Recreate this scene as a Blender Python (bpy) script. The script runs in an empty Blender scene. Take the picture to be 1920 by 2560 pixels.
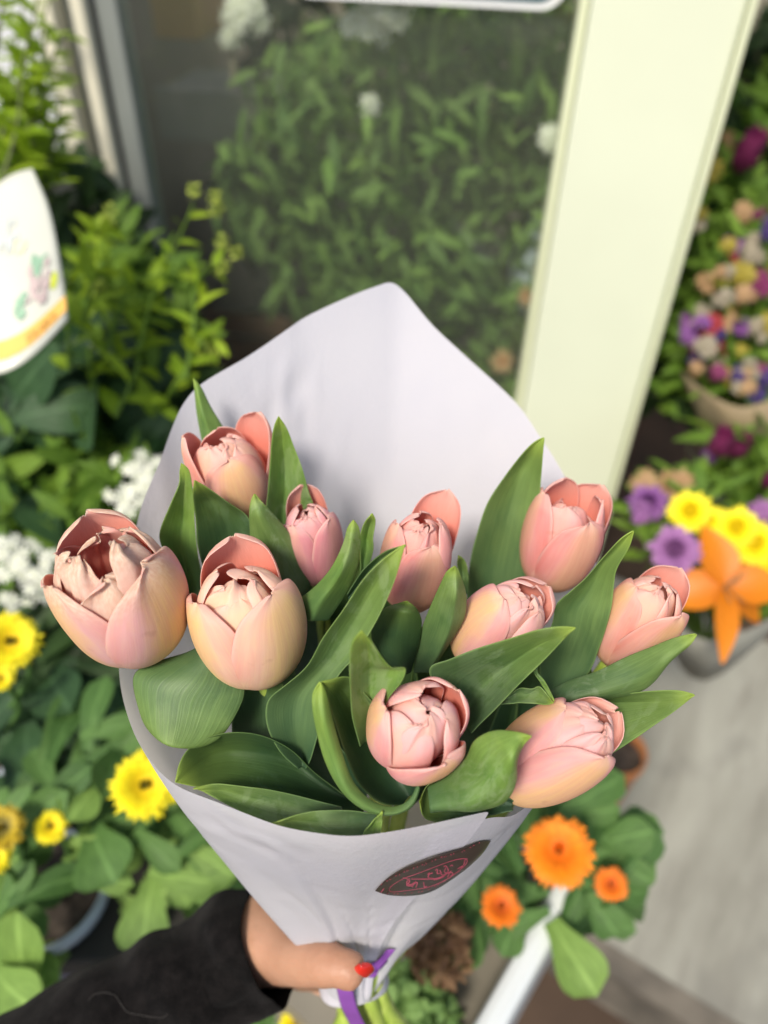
import bpy, math, random
from mathutils import Vector, Matrix, noise
from mathutils.bvhtree import BVHTree
R = math.radians
scene = bpy.context.scene
COL = scene.collection

# ------------------------------------------------------------------ camera
FPX, IW, IH = 1900.0, 1920.0, 2560.0
CAM_Z = 1.45
cd = bpy.data.cameras.new("camera"); cam = bpy.data.objects.new("camera", cd); COL.objects.link(cam)
CAM = Matrix.Translation((0, 0, CAM_Z)) @ Matrix.Rotation(R(48.5), 4, 'X') @ Matrix.Rotation(R(1.6), 4, 'Z')
cam.matrix_world = CAM
cd.sensor_fit = 'VERTICAL'; cd.sensor_height = 36.0; cd.sensor_width = 27.0
cd.lens = FPX / IH * 36.0
cd.clip_start = 0.01; cd.clip_end = 400
cd.dof.use_dof = True; cd.dof.focus_distance = 0.335; cd.dof.aperture_fstop = 4.0
scene.camera = cam
scene.render.resolution_x = 768; scene.render.resolution_y = 1024

# ------------------------------------------------------------------ light
SUN_EL, SUN_AZ = R(50), R(208)       # azimuth measured clockwise from +Y: behind and to the left of the camera
w = bpy.data.worlds.new("World"); scene.world = w; w.use_nodes = True
nt = w.node_tree; bg = nt.nodes['Background']
sky = nt.nodes.new('ShaderNodeTexSky'); sky.sky_type = 'NISHITA'; sky.sun_disc = False
sky.sun_elevation = SUN_EL; sky.sun_rotation = SUN_AZ; sky.air_density = 1.0; sky.dust_density = 2.5; sky.ozone_density = 1.0
nt.links.new(sky.outputs[0], bg.inputs[0]); bg.inputs[1].default_value = 0.092
sd = bpy.data.lights.new("sun", 'SUN'); sd.energy = 2.4; sd.angle = R(13); sd.color = (1.0, 0.92, 0.80)
so = bpy.data.objects.new("sun", sd); COL.objects.link(so)
sdir = Vector((math.sin(SUN_AZ) * math.cos(SUN_EL), math.cos(SUN_AZ) * math.cos(SUN_EL), math.sin(SUN_EL)))
so.rotation_euler = sdir.to_track_quat('Z', 'Y').to_euler(); so.location = sdir * 6
vs = scene.view_settings; vs.view_transform = 'Standard'; vs.look = 'None'; vs.gamma = 1.0; vs.exposure = 0.84

# ------------------------------------------------------------------ helpers: pixels to the place
K = 1920.0 / 1659.0
def P(x, y, d):                      # full-view coordinates and distance from the lens plane
    return CAM @ Vector(((x * K - 960) / FPX * d, -(y * K - 1280) / FPX * d, -d))
def ray(x, y):
    o = Vector((0, 0, CAM_Z)); return o, (P(x, y, 1.0) - o)
def PZ(x, y, z):
    o, r = ray(x, y); return o + r * ((z - o.z) / r.z)
SH0, SHK = 1.12, -0.16               # shop front: y = SH0 + SHK * x
def PW(x, y, off=0.0):
    o, r = ray(x, y); return o + r * ((SH0 + off) / (r.y - SHK * r.x))
VIEW = (CAM.to_3x3() @ Vector((0, 0, -1))).normalized()
CR = (CAM.to_3x3() @ Vector((1, 0, 0))).normalized()
CU = (CAM.to_3x3() @ Vector((0, 1, 0))).normalized()

def frame(f):
    if f == 'F': return lambda x, y: (x, y)
    x0, y0, s = {'1': (100, 900, .5425), '2': (850, 1000, .5726), 'S': (920, 2080, .1929)}[f]
    return lambda x, y: ((x0 + x * s) / K, (y0 + y * s) / K)

def origin(o):
    v = Vector((0, 0, 0))
    while o: v += o.location; o = o.parent
    return v
def tag(o, label=None, cat=None, group=None, kind=None):
    if label: o['label'] = label
    if cat: o['category'] = cat
    if group: o['group'] = group
    if kind: o['kind'] = kind
    return o
def thing(name, loc, label, cat, group=None):
    o = bpy.data.objects.new(name, None); COL.objects.link(o); o.location = loc; o.empty_display_size = .02
    return tag(o, label, cat, group)

class MB:
    def __init__(s): s.v = []; s.f = []; s.uv = []
    def grid(s, pts, close=False, flip=False, u0=0, u1=1, v0=0, v1=1):
        ni, nj = len(pts), len(pts[0]); b = len(s.v)
        for row in pts: s.v += [tuple(p) for p in row]
        J = nj if close else nj - 1
        for i in range(ni - 1):
            for j in range(J):
                j2 = (j + 1) % nj
                q = [b + i * nj + j, b + i * nj + j2, b + (i + 1) * nj + j2, b + (i + 1) * nj + j]
                U = [(j / J, i / (ni - 1)), ((j + 1) / J, i / (ni - 1)), ((j + 1) / J, (i + 1) / (ni - 1)), (j / J, (i + 1) / (ni - 1))]
                if flip: q.reverse(); U.reverse()
                s.f.append(q); s.uv += U
    def poly(s, pts):
        b = len(s.v); s.v += [tuple(p) for p in pts]; s.f.append(list(range(b, b + len(pts)))); s.uv += [(0, 0)] * len(pts)
    def box(s, c, size, ax=None):
        ax = ax or (Vector((1, 0, 0)), Vector((0, 1, 0)), Vector((0, 0, 1)))
        b = len(s.v); c = Vector(c)
        for k in (-1, 1):
            for j in (-1, 1):
                for i in (-1, 1):
                    s.v.append(tuple(c + ax[0] * i * size[0] / 2 + ax[1] * j * size[1] / 2 + ax[2] * k * size[2] / 2))
        for q in ((0, 2, 3, 1), (4, 5, 7, 6), (0, 1, 5, 4), (2, 6, 7, 3), (0, 4, 6, 2), (1, 3, 7, 5)):
            s.f.append([b + i for i in q]); s.uv += [(0, 0), (1, 0), (1, 1), (0, 1)]
    def tube(s, path, rad, n=8, cap=True):
        rings = []; up = Vector((.3, .2, .9)).normalized()
        N = len(path)
        for i, p in enumerate(path):
            t = (path[min(i + 1, N - 1)] - path[max(i - 1, 0)]).normalized()
            a = t.cross(up)
            if a.length < .1: a = t.cross(Vector((1, 0, 0)))
            a.normalize(); c = t.cross(a)
            r = rad[i] if isinstance(rad, (list, tuple)) else rad
            rings.append([p + (a * math.cos(q * 2 * math.pi / n) + c * math.sin(q * 2 * math.pi / n)) * r for q in range(n)])
        s.grid(rings, close=True)
        if cap: s.poly(rings[0][::-1]); s.poly(rings[-1])
    def build(s, name, mat, parent=None, smooth=True, solid=0, sub=0, off=0, bevel=0, mats=None, matoff=0):
        me = bpy.data.meshes.new(name)
        o0 = origin(parent) if parent else Vector((0, 0, 0))
        me.from_pydata([(a - o0.x, b - o0.y, c - o0.z) for a, b, c in s.v], [], s.f)
        uvl = me.uv_layers.new(name='UVMap')
        flat = [x for uv in s.uv for x in uv]; uvl.data.foreach_set('uv', flat)
        me.polygons.foreach_set('use_smooth', [smooth] * len(me.polygons))
        me.materials.append(mat)
        for m in (mats or []): me.materials.append(m)
        me.validate(); me.update()
        o = bpy.data.objects.new(name, me); COL.objects.link(o)
        if parent: o.parent = parent
        if bevel:
            m = o.modifiers.new('b', 'BEVEL'); m.width = bevel; m.segments = 2; m.limit_method = 'ANGLE'
        if solid:
            m = o.modifiers.new('s', 'SOLIDIFY'); m.thickness = solid; m.offset = off; m.material_offset = matoff; m.material_offset_rim = 0
        if sub:
            m = o.modifiers.new('u', 'SUBSURF'); m.levels = sub; m.render_levels = sub
        return o

def cr(pts, n):                       # Catmull-Rom through Vectors, resampled by length
    if len(pts) == 2: return [pts[0].lerp(pts[1], i / (n - 1)) for i in range(n)]
    P_ = [pts[0] * 2 - pts[1]] + list(pts) + [pts[-1] * 2 - pts[-2]]
    out = []
    for i in range(1, len(P_) - 2):
        a, b, c, d = P_[i - 1:i + 3]
        for k in range(8):
            t = k / 8
            out.append(.5 * (2 * b + (c - a) * t + (2 * a - 5 * b + 4 * c - d) * t * t + (3 * b - a - 3 * c + d) * t ** 3))
    out.append(pts[-1].copy())
    L = [0]
    for i in range(1, len(out)): L.append(L[-1] + (out[i] - out[i - 1]).length)
    res = []; j = 0
    for i in range(n):
        s = L[-1] * i / (n - 1)
        while j < len(L) - 2 and L[j + 1] < s: j += 1
        t = 0 if L[j + 1] == L[j] else (s - L[j]) / (L[j + 1] - L[j])
        res.append(out[j].lerp(out[j + 1], min(max(t, 0), 1)))
    return res
def sstep(x): x = min(max(x, 0), 1); return x * x * (3 - 2 * x)

# ------------------------------------------------------------------ materials
class NT:
    def __init__(s, name):
        s.m = bpy.data.materials.new(name); s.m.use_nodes = True; s.t = s.m.node_tree; s.t.nodes.clear()
        s.out = s.n('ShaderNodeOutputMaterial')
    def n(s, typ, **kw):
        o = s.t.nodes.new(typ)
        for k, v in kw.items():
            if k.startswith('i_'):
                key = k[2:]; o.inputs[int(key) if key.isdigit() else key.replace('_', ' ')].default_value = v
            else: setattr(o, k, v)
        return o
    def l(s, a, b): s.t.links.new(a, b)
    def mix(s, f, a, b, mode='MIX'):
        o = s.n('ShaderNodeMix', data_type='RGBA', blend_type=mode)
        for i, x in ((0, f), (6, a), (7, b)):
            if isinstance(x, bpy.types.NodeSocket): s.l(x, o.inputs[i])
            elif i == 0: o.inputs[0].default_value = x
            else: o.inputs[i].default_value = (*x, 1)
        return o.outputs[2]
    def ramp(s, f, stops):
        o = s.n('ShaderNodeValToRGB'); s.l(f, o.inputs[0]); e = o.color_ramp.elements
        while len(e) < len(stops): e.new(.5)
        for i, (p, c) in enumerate(stops):
            e[i].position = p; e[i].color = (c, c, c, 1) if isinstance(c, (int, float)) else (*c, 1)
        return o.outputs[0]
    def noise(s, scale, detail=3, vec=None, rough=.5, dist=0):
        o = s.n('ShaderNodeTexNoise', i_Scale=scale, i_Detail=detail, i_Roughness=rough, i_Distortion=dist)
        if vec is not None: s.l(vec, o.inputs['Vector'])
        return o.outputs[0]
    def uv(s, sx=1, sy=1):
        t = s.n('ShaderNodeUVMap', uv_map='UVMap'); m = s.n('ShaderNodeMapping'); s.l(t.outputs[0], m.inputs[0])
        m.inputs['Scale'].default_value = (sx, sy, 1); return m.outputs[0]
    def obj(s, sx=1, sy=1, sz=1):
        t = s.n('ShaderNodeTexCoord'); m = s.n('ShaderNodeMapping'); s.l(t.outputs['Object'], m.inputs[0])
        m.inputs['Scale'].default_value = (sx, sy, sz); return m.outputs[0]
    def island(s): return s.n('ShaderNodeNewGeometry').outputs['Random Per Island']
    def finish(s, col, rough=.5, transl=0, tcol=None, bump=None, bstr=.3, bdist=.001, metal=0, spec=.5, coat=0, sheen=0, sss=0):
        b = s.n('ShaderNodeBsdfPrincipled'); b.inputs['Roughness'].default_value = rough if not isinstance(rough, bpy.types.NodeSocket) else .5
        if isinstance(rough, bpy.types.NodeSocket): s.l(rough, b.inputs['Roughness'])
        b.inputs['Metallic'].default_value = metal; b.inputs['Specular IOR Level'].default_value = spec
        b.inputs['Coat Weight'].default_value = coat; b.inputs['Sheen Weight'].default_value = sheen
        if sss:
            b.inputs['Subsurface Weight'].default_value = sss; b.inputs['Subsurface Scale'].default_value = .004
            b.inputs['Subsurface Radius'].default_value = (1, .5, .35)
        if isinstance(col, bpy.types.NodeSocket): s.l(col, b.inputs['Base Color'])
        else: b.inputs['Base Color'].default_value = (*col, 1)
        if bump is not None:
            bn = s.n('ShaderNodeBump', i_Strength=bstr, i_Distance=bdist); s.l(bump, bn.inputs['Height']); s.l(bn.outputs[0], b.inputs['Normal'])
        if transl:
            t = s.n('ShaderNodeBsdfTranslucent'); mx = s.n('ShaderNodeMixShader'); mx.inputs[0].default_value = transl
            tc = tcol if tcol is not None else col
            if isinstance(tc, bpy.types.NodeSocket): s.l(tc, t.inputs[0])
            else: t.inputs[0].default_value = (*tc, 1)
            s.l(b.outputs[0], mx.inputs[1]); s.l(t.outputs[0], mx.inputs[2]); s.l(mx.outputs[0], s.out.inputs[0])
        else: s.l(b.outputs[0], s.out.inputs[0])
        return s.m

def m_plain(name, col, rough=.5, var=.12, scale=8, bstr=.1, **kw):
    n = NT(name); f = n.noise(scale, 5, n.obj())
    c = n.mix(n.ramp(f, [(.3, 0), (.7, 1)]), tuple(x * (1 - var) for x in col), tuple(min(1, x * (1 + var)) for x in col))
    return n.finish(c, rough, bump=n.noise(scale * 12, 4, n.obj()), bstr=bstr, **kw)
def m_foliage(name, a, b, rough=.45, transl=.3):
    n = NT(name); s1 = n.ramp(n.island(), [(0, a), (.55, tuple((x + y) / 2 for x, y in zip(a, b))), (1, b)])
    uvn = n.uv(6, 1.5); f = n.noise(3, 3, uvn)
    c = n.mix(n.ramp(f, [(.35, 0), (.7, .45)]), s1, tuple(x * 1.5 for x in b))
    sep = n.n('ShaderNodeSeparateXYZ'); n.l(n.uv(), sep.inputs[0])
    mid = n.ramp(sep.outputs[0], [(.44, 0), (.5, .5), (.56, 0)])
    c = n.mix(mid, c, tuple(min(1, x * 1.9 + .02) for x in b))
    return n.finish(c, rough, transl=transl, tcol=n.mix(.5, c, tuple(min(1, x * 2.2) for x in b)), bump=n.noise(14, 3, n.uv(5, 2)), bstr=.4, bdist=.002, spec=.25)
def m_petals(name, a, b, transl=.3, rough=.6):
    n = NT(name); sep = n.n('ShaderNodeSeparateXYZ'); n.l(n.uv(), sep.inputs[0])
    c = n.ramp(sep.outputs[1], [(0, a), (.8, b)])
    c = n.mix(n.ramp(n.island(), [(0, 0), (1, .35)]), c, tuple(x * .75 for x in a))
    return n.finish(c, rough, transl=transl, bump=n.noise(30, 2, n.uv(4, .4)), bstr=.2)

# tulip petals: outside and inside
def m_tulip_out(name, mid, side, hue, tip=None, fade=0.0):
    n = NT(name); uv = n.uv(); sep = n.n('ShaderNodeSeparateXYZ'); n.l(uv, sep.inputs[0])
    wob = n.noise(2.2, 2, n.uv(2.0, 1.5))
    add = n.n('ShaderNodeMath', operation='MULTIPLY_ADD', i_1=.42, i_2=-.21); n.l(wob, add.inputs[0])
    ad = n.n('ShaderNodeMath', operation='ADD'); n.l(sep.outputs[0], ad.inputs[0]); n.l(add.outputs[0], ad.inputs[1])
    c = n.ramp(ad.outputs[0], [(.0, side), (.22, hue), (.40, mid), (.60, mid), (.80, hue), (1, side)])
    feather = n.noise(3.2, 5, n.uv(9, .8), .62, .35)
    c = n.mix(n.ramp(feather, [(.40, 0), (.66, .32)]), c, tuple(min(1, x * .92) for x in side))
    base = n.ramp(sep.outputs[1], [(0, 1), (.22, .35), (.5, 0)])
    c = n.mix(base, c, tuple(min(1, v) for v in (mid[0], mid[1] * 1.05, mid[2] * .85)))
    rim = n.ramp(sep.outputs[1], [(.88, 0), (1, .7)])
    c = n.mix(rim, c, tip or (.93, .63, .53))
    c = n.mix(n.ramp(sep.outputs[0], [(0, .7), (.05, 0), (.95, 0), (1, .7)]), c, (.93, .62, .54))
    fine = n.noise(6, 5, n.uv(12, .7), .65, .2)
    c = n.mix(n.ramp(fine, [(.46, 0), (.72, .18)]), c, tuple(min(1, x * 1.25) for x in mid))
    sp = n.ramp(n.noise(90, 2, n.obj()), [(.70, 0), (.76, .25)])
    c = n.mix(sp, c, (.45, .20, .12))
    if fade:
        fd = n.ramp(sep.outputs[1], [(.78, 0), (.97, fade)])
        cr_ = n.mix(n.ramp(n.noise(12, 4, n.uv(3, 3)), [(.4, 0), (.6, 1)]), (.74, .50, .34), (.88, .70, .54))
        c = n.mix(fd, c, cr_)
    hgt = n.mix(.4, n.noise(4, 4, n.uv(12, .7), .6, .2), n.noise(3, 3, n.uv(2.5, 1.6)))
    return n.finish(c, .58, transl=.36, tcol=n.mix(.6, c, side), bump=hgt, bstr=.26, bdist=.0012, spec=.30, sss=.22)
def m_tulip_in(name, col, edge):
    n = NT(name); sep = n.n('ShaderNodeSeparateXYZ'); n.l(n.uv(), sep.inputs[0])
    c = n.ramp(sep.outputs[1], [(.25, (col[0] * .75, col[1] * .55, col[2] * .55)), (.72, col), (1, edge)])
    c = n.mix(n.ramp(n.noise(12, 5, n.uv(20, 1.2)), [(.4, 0), (.7, .35)]), c, tuple(x * .75 for x in col))
    return n.finish(c, .5, transl=.22, tcol=col, bump=n.noise(10, 4, n.uv(16, 1.2)), bstr=.2, bdist=.001, spec=.3)
def m_tulip_leaf(name, a=(.074, .142, .040), b=(.145, .235, .066), wax=(.23, .32, .16), base=(.034, .085, .050)):
    n = NT(name); sep = n.n('ShaderNodeSeparateXYZ'); n.l(n.uv(), sep.inputs[0])
    c = n.mix(n.ramp(n.noise(1.6, 3, n.uv(1.6, 2.2), .5, .5), [(.34, 0), (.66, 1)]), a, b)
    veins = n.noise(3.0, 5, n.uv(15, .35), .62, .12)
    c = n.mix(n.ramp(veins, [(.44, 0), (.64, .20)]), c, tuple(x * 1.75 for x in b))
    veins2 = n.noise(7.0, 3, n.uv(12, .30), .5)
    c = n.mix(n.ramp(veins2, [(.50, 0), (.68, .32)]), c, tuple(x * .55 for x in a))
    blot = n.ramp(n.noise(75, 7, n.obj(1, 1, .45), .75, .8), [(.48, 0), (.54, .8)])
    blot2 = n.ramp(n.noise(11, 3, n.obj()), [(.48, 0), (.62, 1)])
    mm = n.n('ShaderNodeMath', operation='MULTIPLY'); n.l(blot, mm.inputs[0]); n.l(blot2, mm.inputs[1])
    c = n.mix(mm.outputs[0], c, wax)
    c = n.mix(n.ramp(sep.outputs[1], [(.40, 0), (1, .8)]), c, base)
    edge = n.ramp(sep.outputs[0], [(0, .22), (.02, 0), (.98, 0), (1, .22)])
    c = n.mix(edge, c, (.27, .42, .11))
    tip = n.ramp(sep.outputs[1], [(0, 1), (.03, .7), (.13, .2), (.45, 0)])
    c = n.mix(tip, c, (.32, .44, .06))
    rgh = n.ramp(n.noise(14, 4, n.obj()), [(.3, .40), (.7, .60)])
    return n.finish(c, rgh, transl=.16, tcol=(.34, .50, .05), bump=n.mix(.3, veins, n.noise(60, 4, n.obj())), bstr=.5, bdist=.0009, spec=.45)

M = {}
M['leaf'] = m_tulip_leaf('tulip leaf')
M['leaf_dk'] = m_tulip_leaf('tulip leaf deep', (.026, .066, .022), (.050, .105, .030), (.09, .16, .08), (.018, .05, .03))  # darker green, on the inner leaves it carries the shade of the bunch
M['leaf_lt'] = m_tulip_leaf('tulip leaf light', (.095, .19, .035), (.18, .30, .06), (.28, .38, .17), (.05, .12, .05))
n = NT('stem'); M['stem'] = n.finish(n.mix(n.ramp(n.noise(5, 3, n.obj(60, 60, 8)), [(.3, 0), (.7, 1)]), (.30, .44, .06), (.48, .60, .13)), .4, transl=.1)
n = NT('wrapping paper')
pc = n.mix(n.ramp(n.noise(9, 3, n.obj()), [(.35, 0), (.65, 1)]), (.655, .655, .745), (.715, .71, .775))
pb = n.mix(.35, n.noise(22, 4, n.obj(), .5, 1.4), n.noise(420, 3, n.obj()))
M['paper'] = n.finish(pc, .62, transl=.42, tcol=(.80, .76, .74), bump=pb, bstr=.35, bdist=.002, spec=.3)
M['sticker'] = m_plain('sticker black', (.030, .022, .018), .35, .3, 60, .05)
M['pink'] = m_plain('sticker pink print', (.38, .055, .10), .4, .3, 200, .02)
n = NT('skin')
sk = n.mix(n.ramp(n.noise(25, 4, n.obj()), [(.3, 0), (.7, 1)]), (.37, .19, .115), (.47, .265, .17))
M['skin'] = n.finish(sk, .5, bump=n.mix(.6, n.noise(260, 4, n.obj()), n.noise(55, 4, n.obj(2.2, .5, 1.2), .6, .6)), bstr=.7, bdist=.0014, sss=.25, spec=.4)
M['nail'] = m_plain('nail varnish', (.50, .018, .010), .2, .05, 30, 0, coat=.5)
n = NT('black cloth')
fz = n.noise(700, 3, n.obj())
M['cloth'] = n.finish(n.mix(n.ramp(n.noise(90, 5, n.obj(1, 1, 1), .7), [(.4, 0), (.75, 1)]), (.003, .0027, .0026), (.011, .0095, .009)), .95, bump=fz, bstr=.7, bdist=.0012, sheen=.03, spec=.08)
M['lint'] = m_plain('grey thread', (.045, .04, .036), .8, .1, 50, 0)
M['ribbon'] = m_plain('purple ribbon', (.30, .10, .45), .3, .15, 60, .1, transl=.25)

# ------------------------------------------------------------------ materials of the setting
M['cream'] = m_plain('cream paint', (.655, .70, .54), .35, .05, 3, .03)
M['cream_edge'] = m_plain('cream edge', (.62, .66, .46), .4, .05, 3, .03)
M['white_frame'] = m_plain('white frame', (.66, .63, .50), .4, .06, 4, .05)
M['grey_frame'] = m_plain('grey frame', (.22, .24, .225), .45, .1, 4, .05)
M['dark_seal'] = m_plain('dark seal', (.03, .03, .03), .6, .1, 9, .05)
M['white_wall'] = m_plain('white render', (.62, .64, .66), .8, .06, 6, .2)
M['teal'] = m_plain('teal sign', (.03, .12, .14), .4, .05, 6, 0)
M['signwhite'] = m_plain('sign rim', (.78, .80, .80), .4, .03, 6, 0)
n = NT('glass'); tr = n.n('ShaderNodeBsdfTransparent'); gl = n.n('ShaderNodeBsdfGlossy'); gl.inputs['Roughness'].default_value = .03
tr.inputs[0].default_value = (.93, .95, .92, 1)
fr_ = n.n('ShaderNodeLayerWeight', i_Blend=.5); fr2 = n.ramp(fr_.outputs[1], [(.3, .03), (.8, .10), (1, .6)]); mx = n.n('ShaderNodeMixShader'); n.l(fr2, mx.inputs[0]); n.l(tr.outputs[0], mx.inputs[1]); n.l(gl.outputs[0], mx.inputs[2])
df = n.n('ShaderNodeBsdfDiffuse'); df.inputs[0].default_value = (.62, .66, .58, 1); m2 = n.n('ShaderNodeMixShader', i_0=.028); n.l(mx.outputs[0], m2.inputs[1]); n.l(df.outputs[0], m2.inputs[2]); n.l(m2.outputs[0], n.out.inputs[0])  # thin diffuse layer stands in for the hazy reflection on the pane
M['glass'] = n.m
M['inside'] = m_plain('shop interior wall', (.30, .27, .20), .8, .25, 3, .1)
M['shelf'] = m_plain('grey shelf', (.26, .26, .22), .6, .15, 5, .1)
M['crate'] = m_plain('dark wood', (.12, .060, .032), .6, .35, 9, .3)
M['box_or'] = m_plain('ochre box', (.55, .33, .13), .6, .1, 5, .1)
M['soil'] = m_plain('soil', (.060, .046, .036), .95, .7, 90, 1.0)
M['brown'] = m_plain('brown earth floor', (.060, .036, .021), .8, .3, 6, .3)
M['bench'] = m_plain('dark bench', (.035, .032, .028), .8, .3, 6, .2)
M['pot_grey'] = m_plain('blue grey pot', (.48, .55, .62), .35, .1, 8, .05)
M['navy'] = m_plain('navy pot side', (.035, .045, .085), .4, .1, 8, .05)
M['terracotta'] = m_plain('terracotta', (.40, .15, .045), .7, .2, 14, .2)
M['trough'] = m_plain('white trough', (.66, .70, .70), .3, .08, 5, .05)
M['trough_side'] = m_plain('trough inside', (.20, .18, .14), .6, .2, 7, .1)
M['kraft'] = m_plain('kraft paper', (.27, .21, .12), .7, .12, 7, .15)
M['plank'] = m_plain('wooden beam', (.10, .055, .035), .7, .3, 8, .2)
n = NT('cellophane'); tr = n.n('ShaderNodeBsdfTransparent'); gl = n.n('ShaderNodeBsdfGlossy'); gl.inputs['Roughness'].default_value = .25; gl.inputs[0].default_value = (.8, .85, .9, 1)
mx = n.n('ShaderNodeMixShader'); lw = n.n('ShaderNodeLayerWeight', i_Blend=.35); n.l(n.ramp(lw.outputs[1], [(.2, .02), (1, .42)]), mx.inputs[0]); n.l(tr.outputs[0], mx.inputs[1]); n.l(gl.outputs[0], mx.inputs[2]); n.l(mx.outputs[0], n.out.inputs[0])
M['cello'] = n.m
# pale washed surface of the step, its streaks run away from the kerb
e0, e1 = PZ(1285, 2020, .14), PZ(1640, 2240, .14)
dirE = (e1 - e0); dirE.z = 0; dirE.normalize()
nrm = Vector((-dirE.y, dirE.x, 0)); nrm = nrm if nrm.y > 0 else -nrm
n = NT('washed surface')
def grain(a, b):
    t_ = n.n('ShaderNodeTexCoord'); m1 = n.n('ShaderNodeMapping'); m1.inputs['Rotation'].default_value = (0, 0, math.pi / 2 - math.atan2(nrm.y, nrm.x)); n.l(t_.outputs['Object'], m1.inputs[0])
    m2_ = n.n('ShaderNodeMapping'); m2_.inputs['Scale'].default_value = (a, b, 1); n.l(m1.outputs[0], m2_.inputs[0]); return m2_.outputs[0]
g = n.mix(n.ramp(n.noise(3.5, 6, grain(3.2, .8), .6, .4), [(.3, 0), (.72, 1)]), (.21, .205, .17), (.34, .34, .29))
g = n.mix(n.ramp(n.noise(9, 5, grain(4, .7), .6), [(.52, 0), (.70, .55)]), g, (.17, .16, .135))
g = n.mix(n.ramp(n.noise(5, 3, grain(1, 1)), [(.60, 0), (.72, .5)]), g, (.14, .135, .12))
M['slab'] = n.finish(g, .75, bump=n.noise(40, 6, grain(3, .8)), bstr=.3, bdist=.004)
M['slab_edge'] = m_plain('slab edge', (.10, .088, .07), .85, .4, 14, .5)
# foliage
M['g_lime'] = m_foliage('leaf lime', (.11, .21, .010), (.27, .38, .025), transl=.3)
M['g_mid'] = m_foliage('leaf mid', (.045, .11, .013), (.15, .25, .03))
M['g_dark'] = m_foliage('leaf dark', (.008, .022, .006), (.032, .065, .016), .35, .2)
M['g_ivy'] = m_foliage('leaf deep green', (.012, .036, .014), (.042, .09, .034), .3, .2)
M['g_cal'] = m_foliage('calendula leaf', (.032, .085, .020), (.095, .185, .048), .4, .2)
M['g_cal2'] = m_foliage('calendula leaf pale', (.09, .18, .035), (.21, .33, .08), .4, .25)
M['g_win'] = m_foliage('jasmine leaf', (.050, .110, .028), (.15, .24, .065), .5, .3)
M['twig'] = m_plain('twig', (.10, .12, .04), .7, .2, 20, .2)
M['w_star'] = m_petals('white star petal', (.70, .74, .55), (.86, .87, .82))
M['yel'] = m_petals('yellow ray', (.90, .68, .003), (.95, .86, .010), .2)
M['yelc'] = m_petals('yellow heart', (.16, .13, .012), (.62, .44, .008), .1)
M['ora'] = m_petals('orange ray', (.86, .20, .001), (.96, .29, .002), .2)
M['orac'] = m_petals('orange heart', (.62, .12, .003), (.78, .20, .003), .1)
M['ora2'] = m_petals('deep orange ray', (.66, .12, .003), (.84, .22, .004), .2)
M['lily'] = m_petals('lily petal', (.66, .19, .004), (.76, .24, .005), .25, .4)
M['mauve'] = m_petals('mauve ray', (.20, .055, .22), (.40, .18, .42), .25)
M['purp'] = m_petals('purple petal', (.13, .035, .17), (.26, .09, .32), .2)
M['viol'] = m_petals('violet petal', (0.028, 0.014, 0.099), (0.068, 0.037, 0.174), .2)  # violet, magenta, cream, peach and yellow petals carry the shade beyond the pillar
M['mag'] = m_petals('magenta petal', (0.161, 0.011, 0.074), (0.248, 0.031, 0.124), .25)
M['red'] = m_petals('dark red petal', (.25, .012, .02), (.36, .03, .03), .2)
M['pale'] = m_petals('pale cream petal', (0.310, 0.260, 0.174), (0.372, 0.335, 0.248), .25)
M['peachp'] = m_petals('peach petal', (0.384, 0.217, 0.093), (0.446, 0.298, 0.149), .25)
M['dim_y'] = m_petals('shaded yellow petal', (0.310, 0.248, 0.019), (0.372, 0.310, 0.037), .2)
M['bud'] = m_petals('green bud', (.20, .28, .03), (.42, .50, .08), .2)
M['sedum'] = m_foliage('reddish leaf', (.09, .04, .025), (.20, .12, .06), .5)
M['moss'] = m_foliage('small bright leaf', (.07, .14, .03), (.20, .32, .10), .5)

# ------------------------------------------------------------------ ground and shop
def st(name, mb, mat, **kw): return tag(mb.build(name, mat, None, smooth=False, **kw), kind='structure')
mb = MB(); mb.grid([[Vector((x, y, 0)) for x in (-14, -2, 2, 14)] for y in (-14, -2, 2, 14)]); st('ground', mb, M['brown'])
# raised pale step in front of the shop, running away to the right
e0, e1 = PZ(1285, 2020, .14), PZ(1640, 2240, .14)
dirE = (e1 - e0); dirE.z = 0; dirE.normalize()
nrm = Vector((-dirE.y, dirE.x, 0)); nrm = nrm if nrm.y > 0 else -nrm
dslab = (PZ(1560, 1345, .14) - e0).dot(nrm)
a0 = e0 - dirE * .55; a1 = e0 + dirE * 2.2
mb = MB()
tops = [a0, a1, a1 + nrm * dslab, a0 + nrm * dslab]
bot = [v - Vector((0, 0, .14)) for v in tops]
mb.poly(tops)
step = st('pavement', mb, M['slab'])
mb = MB(); 
lo_ = [a0 - nrm * .035 - Vector((0, 0, .012)), a1 - nrm * .035 - Vector((0, 0, .012))]
mb.grid([[a0, a1], lo_]); mb.grid([lo_, [v - Vector((0, 0, .125)) for v in lo_]])
st('pavement_edge', mb, M['slab_edge'], solid=.004)

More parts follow.
